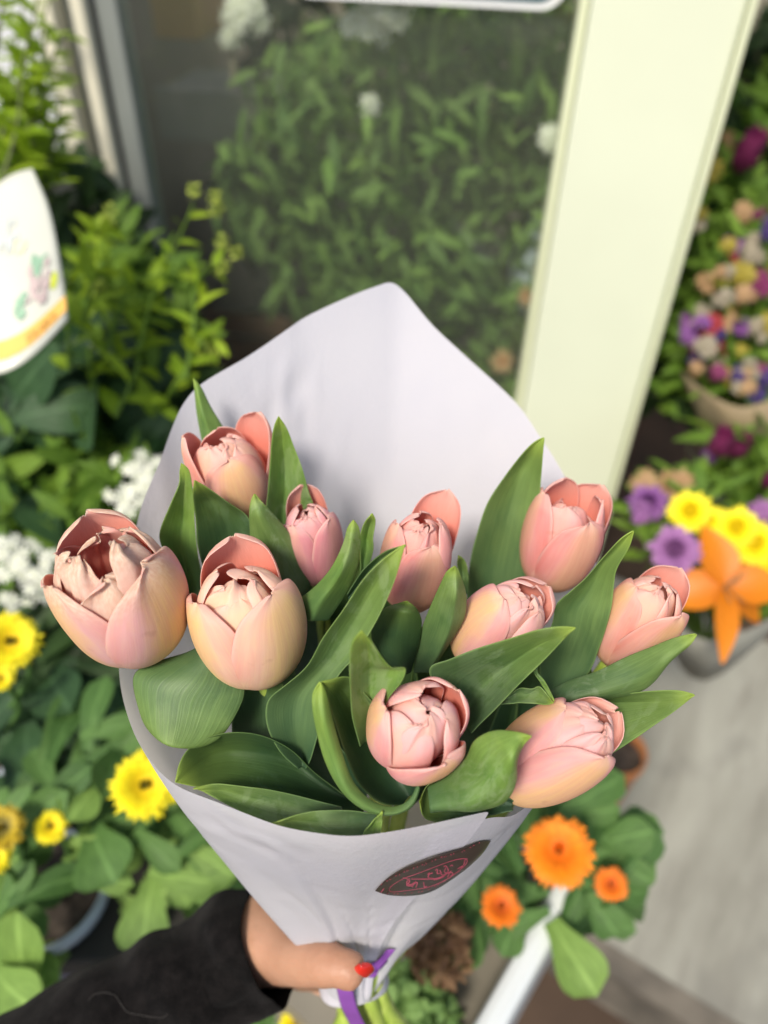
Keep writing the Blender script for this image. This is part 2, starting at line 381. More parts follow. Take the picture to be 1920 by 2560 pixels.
def vbox(name, mat, xa, xb, ya, yb, z0, z1, parent=None, bev=.003):
    """upright box following the shop front: xa..xb along it, ya..yb away from its plane"""
    mb = MB(); u = Vector((1, SHK, 0)).normalized(); v = Vector((-SHK, 1, 0)).normalized()
    def pt(x, o, z): return Vector((x, SH0 + SHK * x, 0)) + v * o + Vector((0, 0, z))
    c = (pt(xa, ya, z0) + pt(xb, yb, z1)) / 2
    mb.box(c, (abs(xb - xa) * math.hypot(1, SHK), abs(yb - ya), abs(z1 - z0)), (u, v, Vector((0, 0, 1))))
    return mb.build(name, mat, parent, smooth=False, bevel=bev)
def xat(x, y, off=0.0): return PW(x, y, off).x
ZTOP = 2.6
shop = thing('shop_window', Vector((.1, 1.1, 0)), 'tall glass shop window with pale frame on its left, plants seen through it', 'window')
gx0, gx1 = xat(262, 200), xat(1225, 400)
vbox('jamb', M['white_frame'], xat(146, 200), xat(181, 200), -.035, .03, 0, ZTOP, shop)
vbox('jamb', M['grey_frame'], xat(181, 200), xat(213, 200), -.005, .03, 0, ZTOP, shop)
vbox('jamb', M['white_frame'], xat(213, 200), xat(239, 200), -.030, .03, 0, ZTOP, shop)
vbox('seal', M['dark_seal'], xat(239, 200), xat(246, 200), -.012, .03, 0, ZTOP, shop)
vbox('jamb', M['grey_frame'], xat(246, 200), xat(290, 200), -.008, .03, 0, ZTOP, shop)
vbox('glass_pane', M['glass'], xat(290, 200) + .001, gx1 - .001, .004, .010, .12, ZTOP, shop, 0)
vbox('sill', M['grey_frame'], xat(246, 200), gx1, -.02, .05, 0, .12, shop)
wallL = vbox('wall', M['white_wall'], -3.2, xat(146, 200), .0, .12, 0, ZTOP, None, 0)
tag(wallL, 'white rendered shop wall left of the window, behind the lime shrub', 'wall')
pil = thing('pillar', PW(1250, 700) * 1, 'broad cream painted pillar on the right of the shop window', 'pillar')
pil.location.z = 0
px0, px1 = xat(1222, 430, -.06), xat(1512, 430, -.06)
vbox('shaft', M['cream'], px0, px1, -.06, .10, 0, ZTOP, pil, .004)
vbox('edge_strip', M['cream_edge'], px0 - .012, px0 - .001, -.045, .06, 0, ZTOP, pil, .002)
vbox('edge_strip', M['cream_edge'], px1 + .001, px1 + .010, -.066, .08, 0, ZTOP, pil, .002)
# sign stuck on the glass, only its rounded lower corner in view
sg = thing('sign', PW(1100, -40, -.004), 'teal sign with a rounded white rim at the top edge of the glass', 'sign')
def rrect(x0, x1, z0, z1, r, off):
    u = Vector((1, SHK, 0)).normalized(); v = Vector((-SHK, 1, 0)).normalized(); pts = []
    for cx, cz, a0_ in ((x1 - r, z1 - r, 0), (x0 + r, z1 - r, 90), (x0 + r, z0 + r, 180), (x1 - r, z0 + r, 270)):
        for k in range(9):
            a = R(a0_ + k * 90 / 8); x = cx + r * math.cos(a); z = cz + r * math.sin(a)
            pts.append(Vector((x, SH0 + SHK * x, z)) + v * off)
    return pts
q0 = PW(1222, 14); z0s = PW(1200, 22).z
for nm, m_, sh, off in (('rim', 'signwhite', 0, -.004), ('face', 'teal', .009, -.007)):
    pts = rrect(q0.x - .34 + sh, q0.x - sh, z0s + sh, z0s + .30 - sh, .03 - sh * .6, off); mb = MB(); mb.poly(pts); mb.build(nm, M[m_], sg, smooth=False, solid=.003)
# inside the shop
vI = Vector((-SHK, 1, 0)).normalized()
mb = MB()
bx0, bx1, by = xat(146, 200) - .6, 2.6, 1.35
def sp(x, o, z): return Vector((x, SH0 + SHK * x, 0)) + vI * o + Vector((0, 0, z))
mb.grid([[sp(bx0, by, 0), sp(bx1, by, 0)], [sp(bx0, by, ZTOP), sp(bx1, by, ZTOP)]])
mb.grid([[sp(bx0, .12, 0), sp(bx0, by, 0)], [sp(bx0, .12, ZTOP), sp(bx0, by, ZTOP)]])
tag(mb.build('wall', M['inside'], None, smooth=False, solid=.02), 'dim brown back wall inside the shop, seen through the glass', 'wall')
mb = MB(); mb.grid([[sp(bx0, .05, .015), sp(px0, .05, .015)], [sp(bx0, by, .015), sp(px0, by, .015)]]); st('floor', mb, M['plank'])
def thing_box(name, label, cat, parts, group=None):
    """parts: (name, material, xa, xb, ya, yb, z0, z1)"""
    xa = parts[0][2]; t = thing(name, sp(xa, parts[0][4], parts[0][6]), label, cat, group)
    for p in parts: vbox(p[0], M[p[1]], *p[2:], t, .003)
    return t
def xo(x, y, o): return xat(x, y, o)
zs = PW(420, 215, .35).z
thing_box('shelf', 'grey shelf behind the glass at upper left', 'shelf', [('board', 'shelf', xo(305, 220, .35), xo(540, 220, .35), .30, .50, zs - .02, zs + .02), ('front_lip', 'shelf', xo(305, 220, .35), xo(540, 220, .35), .285, .299, zs - .055, zs + .03),
   ('upright', 'shelf', xo(470, 220, .35), xo(500, 220, .35), .32, .36, .02, zs - .021)])
zc = PW(330, 25, .5).z
thing_box('ochre_box', 'ochre cardboard box high up behind the glass', 'box', [('body', 'box_or', xo(262, 20, .5), xo(355, 20, .5), .45, .65, zc - .035, zc + .12), ('lid', 'box_or', xo(258, 20, .5), xo(359, 20, .5), .44, .66, zc + .121, zc + .15)])
zc = PW(620, 690, .25).z
thing_box('wooden_crate', 'dark wooden crate low behind the glass, under the climbing plant', 'crate',
   [('board', 'crate', xo(395, 690, .2), xo(700, 690, .2), .20, .22, zc - .02, zc + .02), ('board', 'crate', xo(395, 690, .2), xo(700, 690, .2), .20, .22, zc - .085, zc - .035), ('board', 'crate', xo(395, 690, .2), xo(700, 690, .2), .20, .22, zc - .15, zc - .10),
    ('post', 'crate', xo(395, 690, .2), xo(412, 690, .2), .221, .25, zc - .2, zc + .03), ('post', 'crate', xo(680, 690, .2), xo(700, 690, .2), .221, .25, zc - .2, zc + .03),
    ('base', 'crate', xo(395, 690, .2), xo(700, 690, .2), .251, .48, zc - .2, zc - .18)])
# bench that carries the potted plants on the left
bz = .62
bn = thing('display_bench', Vector((-.5, .75, 0)), 'low dark bench under the potted plants on the left', 'bench')
mb = MB(); mb.box(Vector((-.62, .66, bz - .02)), (1.15, .80, .04)); mb.build('top', M['bench'], bn, smooth=False, bevel=.004)
for sx in (-1.15, -.09):
    for sy in (.30, 1.02):
        mb = MB(); mb.box(Vector((sx, sy, (bz - .04) / 2)), (.05, .05, bz - .045)); mb.build('leg', M['bench'], bn, smooth=False)
# ------------------------------------------------------------------ wrapping paper
RIM = [(1058, 1752, .309), (985, 1768, .304), (900, 1786, .301), (820, 1800, .298), (750, 1806, .298), (670, 1797, .301), (590, 1780, .305), (480, 1737, .315), (378, 1695, .328),
       (318, 1635, .338), (280, 1560, .348), (258, 1450, .36), (268, 1300, .375), (300, 1115, .392), (345, 1000, .402), (372, 925, .41),
       (398, 870, .415), (440, 826, .42), (540, 767, .43), (620, 712, .436), (665, 682, .44), (765, 636, .445), (826, 614, .448), (843, 608, .449), (858, 616, .450), (880, 637, .451),
       (935, 703, .452), (1010, 773, .452), (1110, 865, .451), (1163, 938, .449), (1225, 1040, .445), (1285, 1200, .435), (1300, 1350, .42),
       (1275, 1500, .40), (1225, 1640, .374), (1132, 1752, .340), (1060, 1771, .3135), (940, 1797, .3085)]
QC = P(764, 2104, .455); BR = .0188
# the axis of the bundle, from the hand up to the middle of the rim
def bottom_pt(ang, r=BR, c=None): return (c or QC) + CR * (math.cos(ang) * r) + VIEW * (math.sin(ang) * r) + CU * (math.sin(ang) * r * .35)
rim = cr([P(*p) for p in RIM], 220)
camrim = [CAM.inverted() @ p for p in rim]
angs = []
cx0 = (CAM.inverted() @ P(775, 1400, .37)).x
for q in camrim:
    a = math.atan2((-q.z - .375) * 1.25, (q.x - cx0))
    if angs:
        while a - angs[-1] > math.pi: a -= 2 * math.pi
        while a - angs[-1] < -math.pi: a += 2 * math.pi
    angs.append(a)
rows = []
NV = 60
for i in range(NV):
    v = i / (NV - 1); row = []
    for j, p in enumerate(rim):
        u = j / (len(rim) - 1)
        b = bottom_pt(angs[j], BR - (.0005 if u > .9 else 0))
        q = b.lerp(p, v)
        rad = (q - b.lerp(QC, 1)).normalized()
        out = Vector((0, 0, 0))
        outdir = (CR * math.cos(angs[j]) + VIEW * math.sin(angs[j]))
        q = q + outdir * (.010 * math.sin(math.pi * v) * (1 if .10 < u < .85 else .6))
        q = q - outdir * .034 * max(0, -math.sin(angs[j])) ** 1.2 * math.sin(math.pi * min(1, v * 1.0)) ** 1.0 * (1 - v) ** .5
        q = q - outdir * .0020 * sstep((u - .90) * 14)
        # soft creases that run down into the tie
        cr_amp = .0022 * (1 - v) ** 1.2 * sstep(v * 8) + .0002
        q = q + outdir * cr_amp * noise.noise(Vector((angs[j] * 3.0, v * 1.6, 4.2)))*1.6
        q = q + outdir * .0010 * noise.noise(Vector((angs[j] * 1.4, v * 3.5, 9.2))) * sstep((1-v) * 6)
        rg = 1 - abs(noise.noise(Vector((angs[j] * 2.6 + 1.5 * v, v * 1.1, 17.0)))) * 7
        q = q - outdir * .0030 * max(0, rg) * (1 - v) ** 1.6 * sstep(v * 12)
        rg = 1 - abs(noise.noise(Vector((angs[j] * 1.7 + v * 2, v * 3.2 - angs[j] * .6, 41.0)))) * 9
        q = q - outdir * .0008 * max(0, rg) * sstep((1 - v) * 9) * (.25 + .75 * (1 - v))
        # small dents near the top edge
        q = q + outdir * .0012 * 2.2 * noise.noise(Vector((angs[j] * 9, v * 16, 2))) * sstep((v - .75) * 6) * max(0, noise.noise(Vector((angs[j] * 1.8, v * 3, 7.7))) - .05) * 2.5 * sstep((1-v) * 8)
        row.append(q)
    rows.append(row)
paper = thing('wrapping_paper', QC, 'white paper cone wrapped round the pink tulips, with an oval black sticker on its front', 'paper wrap')
mb = MB(); mb.grid(rows)
paper_sheet = mb.build('paper_sheet', M['paper'], paper, sub=1)
pv = [Vector(v) for v in mb.v]
nf = [f for f in mb.f]
pbvh = BVHTree.FromPolygons(pv, nf)
def on_paper(x, y, lift):
    o, r = ray(x, y); r.normalize()
    h = pbvh.ray_cast(o, r)
    return (h[0] if h[0] else o + r * .35) - r * lift
def stick(pts, w, lift=.0012):      # a printed stroke in sticker coordinates
    f = frame('S'); m = []
    pp = cr([Vector((a, b, 0)) for a, b in pts], max(4, len(pts) * 4))
    L_, R_ = [], []
    for i, p in enumerate(pp):
        t = pp[min(i + 1, len(pp) - 1)] - pp[max(i - 1, 0)]; t.normalize()
        nn = Vector((-t.y, t.x, 0)) * w / 2 * (1 - .5 * abs(i / (len(pp) - 1) - .5))
        L_.append(on_paper(*f(p.x + nn.x, p.y + nn.y), lift)); R_.append(on_paper(*f(p.x - nn.x, p.y - nn.y), lift))
    return [L_, R_]
UP = [(92, 762), (120, 715), (180, 655), (300, 562), (450, 475), (700, 372), (1000, 272), (1200, 225), (1350, 155), (1480, 100), (1550, 90), (1588, 112)]
LO = [(92, 762), (115, 790), (250, 820), (480, 832), (700, 815), (850, 770), (1050, 640), (1250, 500), (1420, 350), (1520, 245), (1575, 165), (1588, 112)]
up = cr([Vector((a, b, 0)) for a, b in UP], 40); lo = cr([Vector((a, b, 0)) for a, b in LO], 40)
f = frame('S')
SG = [[on_paper(*f(*(up[i].lerp(lo[i], k / 8))[:2]), .0042) for i in range(40)] for k in range(9)]
for _ in range(12):
    SG = [[(SG[k][i] * 2 + SG[k][i - 1] + SG[k][i + 1]) / 4 if 0 < i < 39 else SG[k][i] for i in range(40)] for k in range(9)]
mb = MB(); mb.grid(SG)
sticker = mb.build('sticker', M['sticker'], paper, solid=.0002)
sbvh = BVHTree.FromPolygons([Vector(v) for v in mb.v], mb.f)
def on_paper(x, y, lift):
    o, r = ray(x, y); r.normalize()
    h = sbvh.ray_cast(o, r)
    if not h[0]: h = sbvh.find_nearest(o + r * .36)
    return h[0] - r * .0005
mb = MB()
# ring, script word and little letters of the emblem
RINGP = [(270, 740), (330, 680), (470, 600), (640, 540), (900, 440), (1100, 370), (1240, 345), (1290, 370), (1240, 450), (1100, 560), (950, 650), (780, 715), (600, 745), (420, 770), (300, 775), (270, 740)]
mb.grid(stick(RINGP, 11))
for s_ in ([(450, 595), (500, 605), (540, 640), (500, 690), (580, 700)], [(540, 600), (500, 660), (560, 680), (620, 640)], [(570, 715), (600, 670), (640, 655), (620, 720)],
           [(560, 610), (700, 610), (800, 610), (900, 600), (1000, 560)], [(720, 650), (735, 720), (760, 700)], [(770, 550), (800, 530), (780, 590), (850, 600)],
           [(790, 545), (840, 530)], [(870, 500), (900, 480), (900, 540), (960, 520)], [(930, 490), (960, 560), (1010, 540)], [(980, 450), (1010, 440), (1040, 500), (1000, 560)],
           [(1010, 460), (990, 520), (1050, 530), (1080, 500)], [(1030, 590), (1060, 530), (1100, 540), (1050, 600)], [(1060, 445), (1090, 430), (1100, 445)],
           [(850, 620), (930, 600), (990, 575)], [(1160, 480), (1230, 440), (1200, 470)], [(1240, 430), (1260, 360), (1290, 350)]):
    mb.grid(stick(s_, 17, .0013))
random.seed(4)
for k in range(22):                  # letters round the border
    t = (k + .5) / 22
    a = up[int(3 + t * 33)].lerp(lo[int(3 + t * 33)], .13)
    for q in range(2):
        x, y = a.x + random.uniform(-12, 12), a.y + random.uniform(-5, 5)
        mb.grid(stick([(x, y - 9), (x + random.uniform(-9, 9), y), (x + random.uniform(-6, 6), y + 9)], 8, .0013))
for k in range(20):
    t = (k + .5) / 20
    a = up[int(2 + t * 34)].lerp(lo[int(2 + t * 34)], .90)
    x, y = a.x, a.y
    mb.grid(stick([(x - 10, y + 6), (x + random.uniform(-5, 5), y - 6), (x + 12, y + random.uniform(-5, 3))], 8, .0013))
mb.build('emblem', M['pink'], sticker)

# ------------------------------------------------------------------ tulips
def petal(mb, F, az, L=1.0, W=1.1, close=120, lean=0, k=1.0, Rr=.02, H=.05, tip=0.0, tw=.05, rip=.03, seed=0, flat=1.0, ns=22, nt=17, crump=0.0, point=2.4, hood=0.0, rollk=1.0):
    B, X, Y, Z = F
    ca, sa = math.cos(R(az)), math.sin(R(az))
    rad = X * ca + Y * sa; tan = X * (-sa) + Y * ca
    th = R(close); ll = R(lean); rows = []
    for i in range(ns):
        s = i / (ns - 1); t_ = th * s
        r = Rr * k * max(math.sin(t_), 0) ** .72; z = H * L * (1 - math.cos(t_)) / (1 - math.cos(th))
        sh = (.62 + .38 * sstep(s / .42))
        if s > .42: sh *= max(0, 1 - ((s - .42) / .58) ** point) ** .55
        wv = W * Rr * k * max(sh, .03)
        wv *= .2 + .8 * sstep(s / .13)
        rho = max(r * flat, (.42 if close < 150 else .30) * Rr * k)
        row = []
        for j in range(nt):
            t = -1 + 2 * j / (nt - 1)
            ph = max(-1.75, min(1.75, t * wv / rho))
            a = r - rho * (1 - math.cos(ph)) * (1 - .25 * s); b = rho * math.sin(ph); c = z
            a += tw * Rr * t * (.3 + s)
            a += rip * Rr * s * noise.noise(Vector((t * 2.1 + seed, s * 2.3, seed * 1.7))) * (.4 + abs(t) * 1.4)
            c += rip * .8 * H * s ** 6 * noise.noise(Vector((t * 4 + seed * 3, seed, 1)))
            a += .05 * Rr * (1 - abs(t)) ** 2 * -math.exp(-((s - .6) / .35) ** 2) * .8      # faint midrib crease
            if crump:
                a += crump * Rr * noise.noise(Vector((t * 5 + seed, s * 6, seed))) * s * s
                b += crump * Rr * noise.noise(Vector((t * 5 + seed + 9, s * 6, seed))) * s * s
                c += crump * Rr * noise.noise(Vector((t * 6 + seed + 5, s * 6, seed))) * s * s
            e = max(0, (s - .82) / .18)
            a += tip * Rr * e * e; c -= abs(tip) * .4 * Rr * e * e * e
            a += hood * Rr * (max(0, abs(t) - .75) / .25) ** 2 * s * (1 - e * .5)
            rim_ = max(0, (abs(t) - .78) / .22) ** 2 * .055 * (.25 + s) + max(0, (s - .90) / .10) ** 2 * .05 * (1 - abs(t))
            a -= rim_ * Rr * rollk
            a2 = a * math.cos(ll) + c * math.sin(ll); c2 = -a * math.sin(ll) + c * math.cos(ll)
            row.append(B + rad * a2 + tan * b + Z * c2)
        rows.append(row)
    mb.grid(rows, flip=True)

TG = 'pink tulips in the wrapped bunch'
PCOL = {  # mid stripe, edges, between
    'peach': ((0.930, 0.614, 0.314), (0.870, 0.335, 0.275), (0.910, 0.493, 0.408)),
    'cream': ((0.950, 0.698, 0.323), (0.890, 0.446, 0.361), (0.940, 0.614, 0.456)),
    'rose':  ((0.900, 0.530, 0.361), (0.830, 0.279, 0.257), (0.870, 0.400, 0.370)),
    'mauve': ((0.820, 0.446, 0.380), (0.700, 0.260, 0.314), (0.780, 0.363, 0.389)),
    'shell': ((0.940, 0.614, 0.314), (0.860, 0.363, 0.370), (0.900, 0.484, 0.465)),
}
PM = {k: m_tulip_out('petal ' + k, *v) for k, v in PCOL.items()}
PM['faded'] = m_tulip_out('petal faded', (.94, .66, .30), (.88, .43, .41), (.92, .55, .54), fade=.9)
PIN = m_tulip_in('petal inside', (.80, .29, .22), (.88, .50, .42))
PCORE = {k: m_tulip_out('core ' + k, tuple(min(1, x * .3 + y * .7 + .03) for x, y in zip(PCOL[k][0], PCOL[k][2])), tuple(min(1, x + .06) for x in PCOL[k][2]), tuple(min(1, x + .06) for x in PCOL[k][2])) for k in PCOL}
PCORE['faded'] = m_tulip_out('core faded', (.86, .64, .50), (.84, .54, .44), (.86, .58, .48), fade=1.0)

BIND = QC
def tulip(idx, label, B, O, Rr, H, mat, outer, inner, core, bottom):
    O = (O[0], O[1], B[2] - .62 * (B[2] - O[2])); B = P(*B); O = P(*O); Z = (O - B).normalized(); H *= 1.06
    v = (Vector((0, 0, CAM_Z)) - B).normalized(); Y = (v - Z * v.dot(Z)).normalized(); X = Z.cross(Y)
    X = Y.cross(Z) * -1
    t = thing('tulip', BIND + Vector((0, 0, -.02)), label, 'tulip', TG)
    F = (B, X, Y, Z)
    for n_, (lst, nm) in enumerate(((outer, 'petal'), (inner, 'inner_petal'), (core, 'inner_petal'))):
        for k_, kw in enumerate(lst):
            kw = dict(kw); kw['close'] = kw.get('close', 120) + (16, 24, 18)[n_]; kw['L'] = kw.get('L', 1) * (1, 1.08, 1.16)[n_]; mb = MB(); sd_ = idx * 7.3 + n_ * 3.1 + k_ * 1.7
            kw.setdefault('k', (1.0, .92, .76)[n_]); kw.setdefault('seed', sd_); kw.setdefault('flat', (.80, .84, .9)[n_] * (.88 if n_ == 0 and kw['az'] > 230 else 1)); kw['W'] = kw['W'] * (1.12 if n_ == 0 and kw['az'] > 230 else 1)
            petal(mb, F, Rr=Rr, H=H, **kw)
            # reversed winding check: outside must carry the outer material
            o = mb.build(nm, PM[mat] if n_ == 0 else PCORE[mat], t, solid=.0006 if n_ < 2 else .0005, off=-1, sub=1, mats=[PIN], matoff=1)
    # stem: from the base of the flower down through the hand
    bx, by, bd, tgt = bottom
    jit = bottom_pt(bx * 6.28, .014 * by)
    end = P(*tgt)
    c1 = B - Z * .06; path = []
    for i in range(15):
        q = i / 14
        path.append((1 - q) ** 3 * B + 3 * (1 - q) ** 2 * q * c1 + 3 * (1 - q) * q * q * (jit + (B - jit) * .35) + q ** 3 * jit)
    path += [jit.lerp(end, q) for q in (.25, .5, .75, 1)]
    mb = MB(); mb.tube(path, [.0040 + .0013 * (i / len(path)) for i in range(len(path))], 10)
    mb.build('stem', M['stem'], t)
    return t

def O3(a0=90, **kw):
    return [dict(az=a0, **kw), dict(az=a0 + 120, **kw), dict(az=a0 + 240, **kw)]
T = {}
core3 = lambda a, L=.86, c=150, cr_=.10: [dict(az=a, L=L, W=1.0, close=c + 5, rip=.08, crump=cr_ * .6, tw=.16), dict(az=a + 120, L=L * .97, W=1.0, close=c + 5, rip=.08, crump=cr_ * .6, tw=.16), dict(az=a + 240, L=L * .93, W=1.0, close=c + 1, rip=.08, crump=cr_ * .6, tw=.16)]
T[1] = tulip(1, 'big fading tulip at the left edge of the bunch, petals open with papery beige tips', (316, 1400, .352), (234, 1240, .305), .0280, .049, 'faded',
    [dict(az=55, L=1.12, W=1.36, close=117, lean=1, rip=.10, tw=.04, k=1.04, flat=.84), dict(az=172, L=1.10, W=1.36, k=.97, flat=.86, close=110, lean=0, rip=.05), dict(az=276, L=1.26, W=1.26, close=110, lean=1, rip=.06, hood=-.15)],
    [dict(az=95, L=1.0, W=1.05, close=122, lean=-2, rip=.1, crump=.08), dict(az=215, L=1.06, W=1.1, close=116, lean=0, rip=.1, crump=.08), dict(az=335, L=1.06, W=1.1, close=120, rip=.1, crump=.08)],
    [dict(az=40, L=1.08, W=1.05, close=134, crump=.2, rip=.1), dict(az=160, L=1.06, W=1.05, close=138, crump=.2, rip=.1), dict(az=290, L=1.0, W=1.0, close=130, crump=.22, rip=.1)], (.1, .9, 0, (716, 2260, 0.495)))
T[2] = tulip(2, 'cream and peach tulip directly right of the big fading one, one back petal raised', (564, 1455, .355), (522, 1290, .318), .0254, .051, 'cream',
    [dict(az=52, L=1.02, W=1.32, close=124, lean=2, k=1.04, tw=.04, flat=.84), dict(az=165, L=.97, W=1.34, close=122, lean=2, k=.98, flat=.86), dict(az=278, L=1.20, W=1.25, close=117, lean=2, hood=-.2)],
    [dict(az=105, L=.86, W=1.0, close=142), dict(az=345, L=.95, W=1.0, close=140), dict(az=225, L=.98, W=1.0, close=135)], core3(30, .88), (.3, .8, 0, (738, 2270, 0.505)))
T[3] = tulip(3, 'salmon tulip at the top left of the bunch with a petal standing on its right', (530, 1115, .410), (492, 1000, .372), .0205, .044, 'peach',
    [dict(az=85, L=1.0, W=1.25, close=132), dict(az=195, L=1.22, W=1.15, close=118, lean=2), dict(az=335, L=1.22, W=1.05, close=108, lean=8)],
    [dict(az=30, L=.96, W=1.0, close=140), dict(az=150, L=1.0, W=1.0, close=138), dict(az=270, L=1.02, W=1.0, close=130)], core3(60, .92), (.45, .9, 0, (772, 2275, 0.515)))
T[4] = tulip(4, 'smallest tulip, a mauve pink bud with a dark gap under its back petal', (688, 1250, .400), (668, 1135, .365), .0158, .041, 'mauve',
    [dict(az=40, L=1.05, W=1.2, close=122, lean=2), dict(az=140, L=.98, W=1.15, close=128), dict(az=270, L=1.2, W=1.1, close=122, lean=4)],
    [dict(az=90, L=.95, W=1.0, close=140), dict(az=210, L=.98, W=1.0, close=142), dict(az=330, L=.97, W=1.0, close=140)], core3(0, .9), (.6, .8, 0, (800, 2272, 0.515)))
T[5] = tulip(5, 'pink tulip in the middle of the bunch, behind the longest leaf, one petal folded back', (880, 1305, .388), (912, 1165, .350), .0185, .047, 'rose',
    [dict(az=65, L=.95, W=1.2, close=128), dict(az=165, L=1.0, W=1.12, close=128, lean=1), dict(az=285, L=1.22, W=1.1, close=106, lean=9)],
    [dict(az=115, L=.93, W=1.0, close=140), dict(az=0, L=1.0, W=1.0, close=140), dict(az=235, L=.98, W=1.0, close=138)], core3(45, .9), (.75, .5, 0, (816, 2268, 0.500)))
T[6] = tulip(6, 'salmon tulip at the upper right with petals parted at the top, beside the tallest leaf', (1180, 1260, .410), (1232, 1105, .372), .0215, .049, 'rose',
    [dict(az=55, L=1.0, W=1.15, close=118, lean=2), dict(az=165, L=1.05, W=1.2, close=120, lean=0), dict(az=300, L=1.12, W=1.1, close=108, lean=3)],
    [dict(az=105, L=.95, W=1.0, close=128), dict(az=355, L=1.02, W=1.05, close=124), dict(az=230, L=1.05, W=1.0, close=122)], core3(80, .82), (.85, .9, 0, (838, 2260, 0.495)))
T[7] = tulip(7, 'pink tulip right of centre with its back petal cupped like a hood', (1008, 1418, .372), (1122, 1312, .330), .0195, .046, 'shell',
    [dict(az=130, L=.98, W=1.25, close=126), dict(az=18, L=.90, W=1.15, close=126), dict(az=275, L=1.08, W=1.35, close=120, lean=3, hood=-.2)],
    [dict(az=130, L=.95, W=1.0, close=142), dict(az=10, L=.97, W=1.0, close=140), dict(az=250, L=1.0, W=1.0, close=138)], core3(45, .92), (.05, .4, 0, (852, 2250, 0.495)))
T[8] = tulip(8, 'pale salmon tulip farthest to the right, its pointed lower petal parted', (1320, 1425, .385), (1408, 1300, .345), .0185, .046, 'peach',
    [dict(az=150, L=1.0, W=1.25, close=130), dict(az=40, L=1.10, W=1.15, close=112, lean=3), dict(az=275, L=1.18, W=1.1, close=116, lean=2)],
    [dict(az=95, L=.97, W=1.0, close=142), dict(az=210, L=1.0, W=1.0, close=142), dict(az=335, L=1.0, W=1.0, close=138)], core3(20, .95), (.95, .9, 0, (868, 2245, 0.495)))
T[9] = tulip(9, 'nearest tulip at the front of the bunch, seen from above with two dark slits', (872, 1615, .336), (918, 1548, .287), .0205, .040, 'shell',
    [dict(az=35, L=1.04, W=1.18, close=118, lean=6), dict(az=150, L=1.0, W=1.15, close=122, lean=3), dict(az=285, L=1.06, W=1.2, close=124, lean=2)],
    [dict(az=100, L=.95, W=1.05, close=138), dict(az=220, L=.98, W=1.05, close=134), dict(az=340, L=.95, W=.9, close=140)], core3(60, .92), (.15, .5, 0, (758, 2270, 0.500)))
T[10] = tulip(10, 'lowest tulip at the front right, lying sideways over the paper edge', (1088, 1690, .350), (1240, 1598, .308), .0205, .056, 'shell',
    [dict(az=38, L=1.03, W=1.35, close=126, lean=1), dict(az=155, L=.93, W=1.25, close=126), dict(az=268, L=1.02, W=1.15, close=114, lean=5, rip=.08)],
    [dict(az=140, L=.93, W=1.0, close=144), dict(az=20, L=.97, W=1.0, close=144), dict(az=250, L=.97, W=1.0, close=140)], core3(45, .93), (.9, .5, 0, (880, 2235, 0.490)))

# tulip leaves: outlines traced, given their own distance, curl and thickness
def leaf(tl, fr, tip, L, Rr, d, fold=.004, Mid=None, mat='leaf', th=.0006, label=None, ripple=.0020):
    f = frame(fr); N = 34; par = T[tl]
    d0, d1 = d
    def edge(lst):
        pts = [tip] + lst; out = []
        acc = [0]
        for i in range(1, len(pts)): acc.append(acc[-1] + math.dist(pts[i], pts[i - 1]))
        for (x, y), a in zip(pts, acc):
            q = a / acc[-1]; out.append(P(*f(x, y), d0 + (d1 - d0) * q))
        return cr(out, N)
    l, r = edge(L), edge(Rr)
    m = edge(Mid) if Mid else [a.lerp(b, .5) for a, b in zip(l, r)]
    rows = []
    for i in range(N):
        v = i / (N - 1); w_ = (r[i] - l[i]).length
        mm = m[i] + VIEW * min(abs(fold) * (2.4 if Mid else 1.5), w_ * .7) * (1 if fold > 0 else -1) * sstep(v * 5)
        row = []
        for j in range(13):
            t = j / 12
            quad = l[i] * (2 * (t - .5) * (t - 1)) + mm * (4 * t * (1 - t)) + r[i] * (2 * t * (t - .5))
            lin = l[i].lerp(mm, t * 2) if t < .5 else mm.lerp(r[i], t * 2 - 1)
            q = quad.lerp(lin, .85 if Mid else .25)
            q = q + VIEW * ripple * noise.noise(Vector((t * 2, v * 4, tl * 3 + tip[0] * .013)))
            row.append(q)
        rows.append(row)
    mb = MB(); mb.grid(rows)
    # a stalk-like sheath that carries the leaf down to the tied stems
    o = mb.build('leaf', M[mat], par, solid=th, sub=1)
    if label: o['label'] = label
    # continuation to the tie
    a, b = l[-1], r[-1]; q0 = a.lerp(b, .5) + VIEW * .008
    w0 = min((b - a).length * .42, .016)
    side = (b - a).normalized()
    rows = []
    ed = bottom_pt(tip[0] * .37, .009)
    for i in range(10):
        s = i / 9
        c = q0.lerp(ed, s) + VIEW * .006 * math.sin(s * math.pi)
        wd = w0 * (1 - s) + .004
        rows.append([c + side * wd * k_ + VIEW * (abs(k_) ** 2 * -.004) for k_ in (-1, -.5, 0, .5, 1)])
    return o

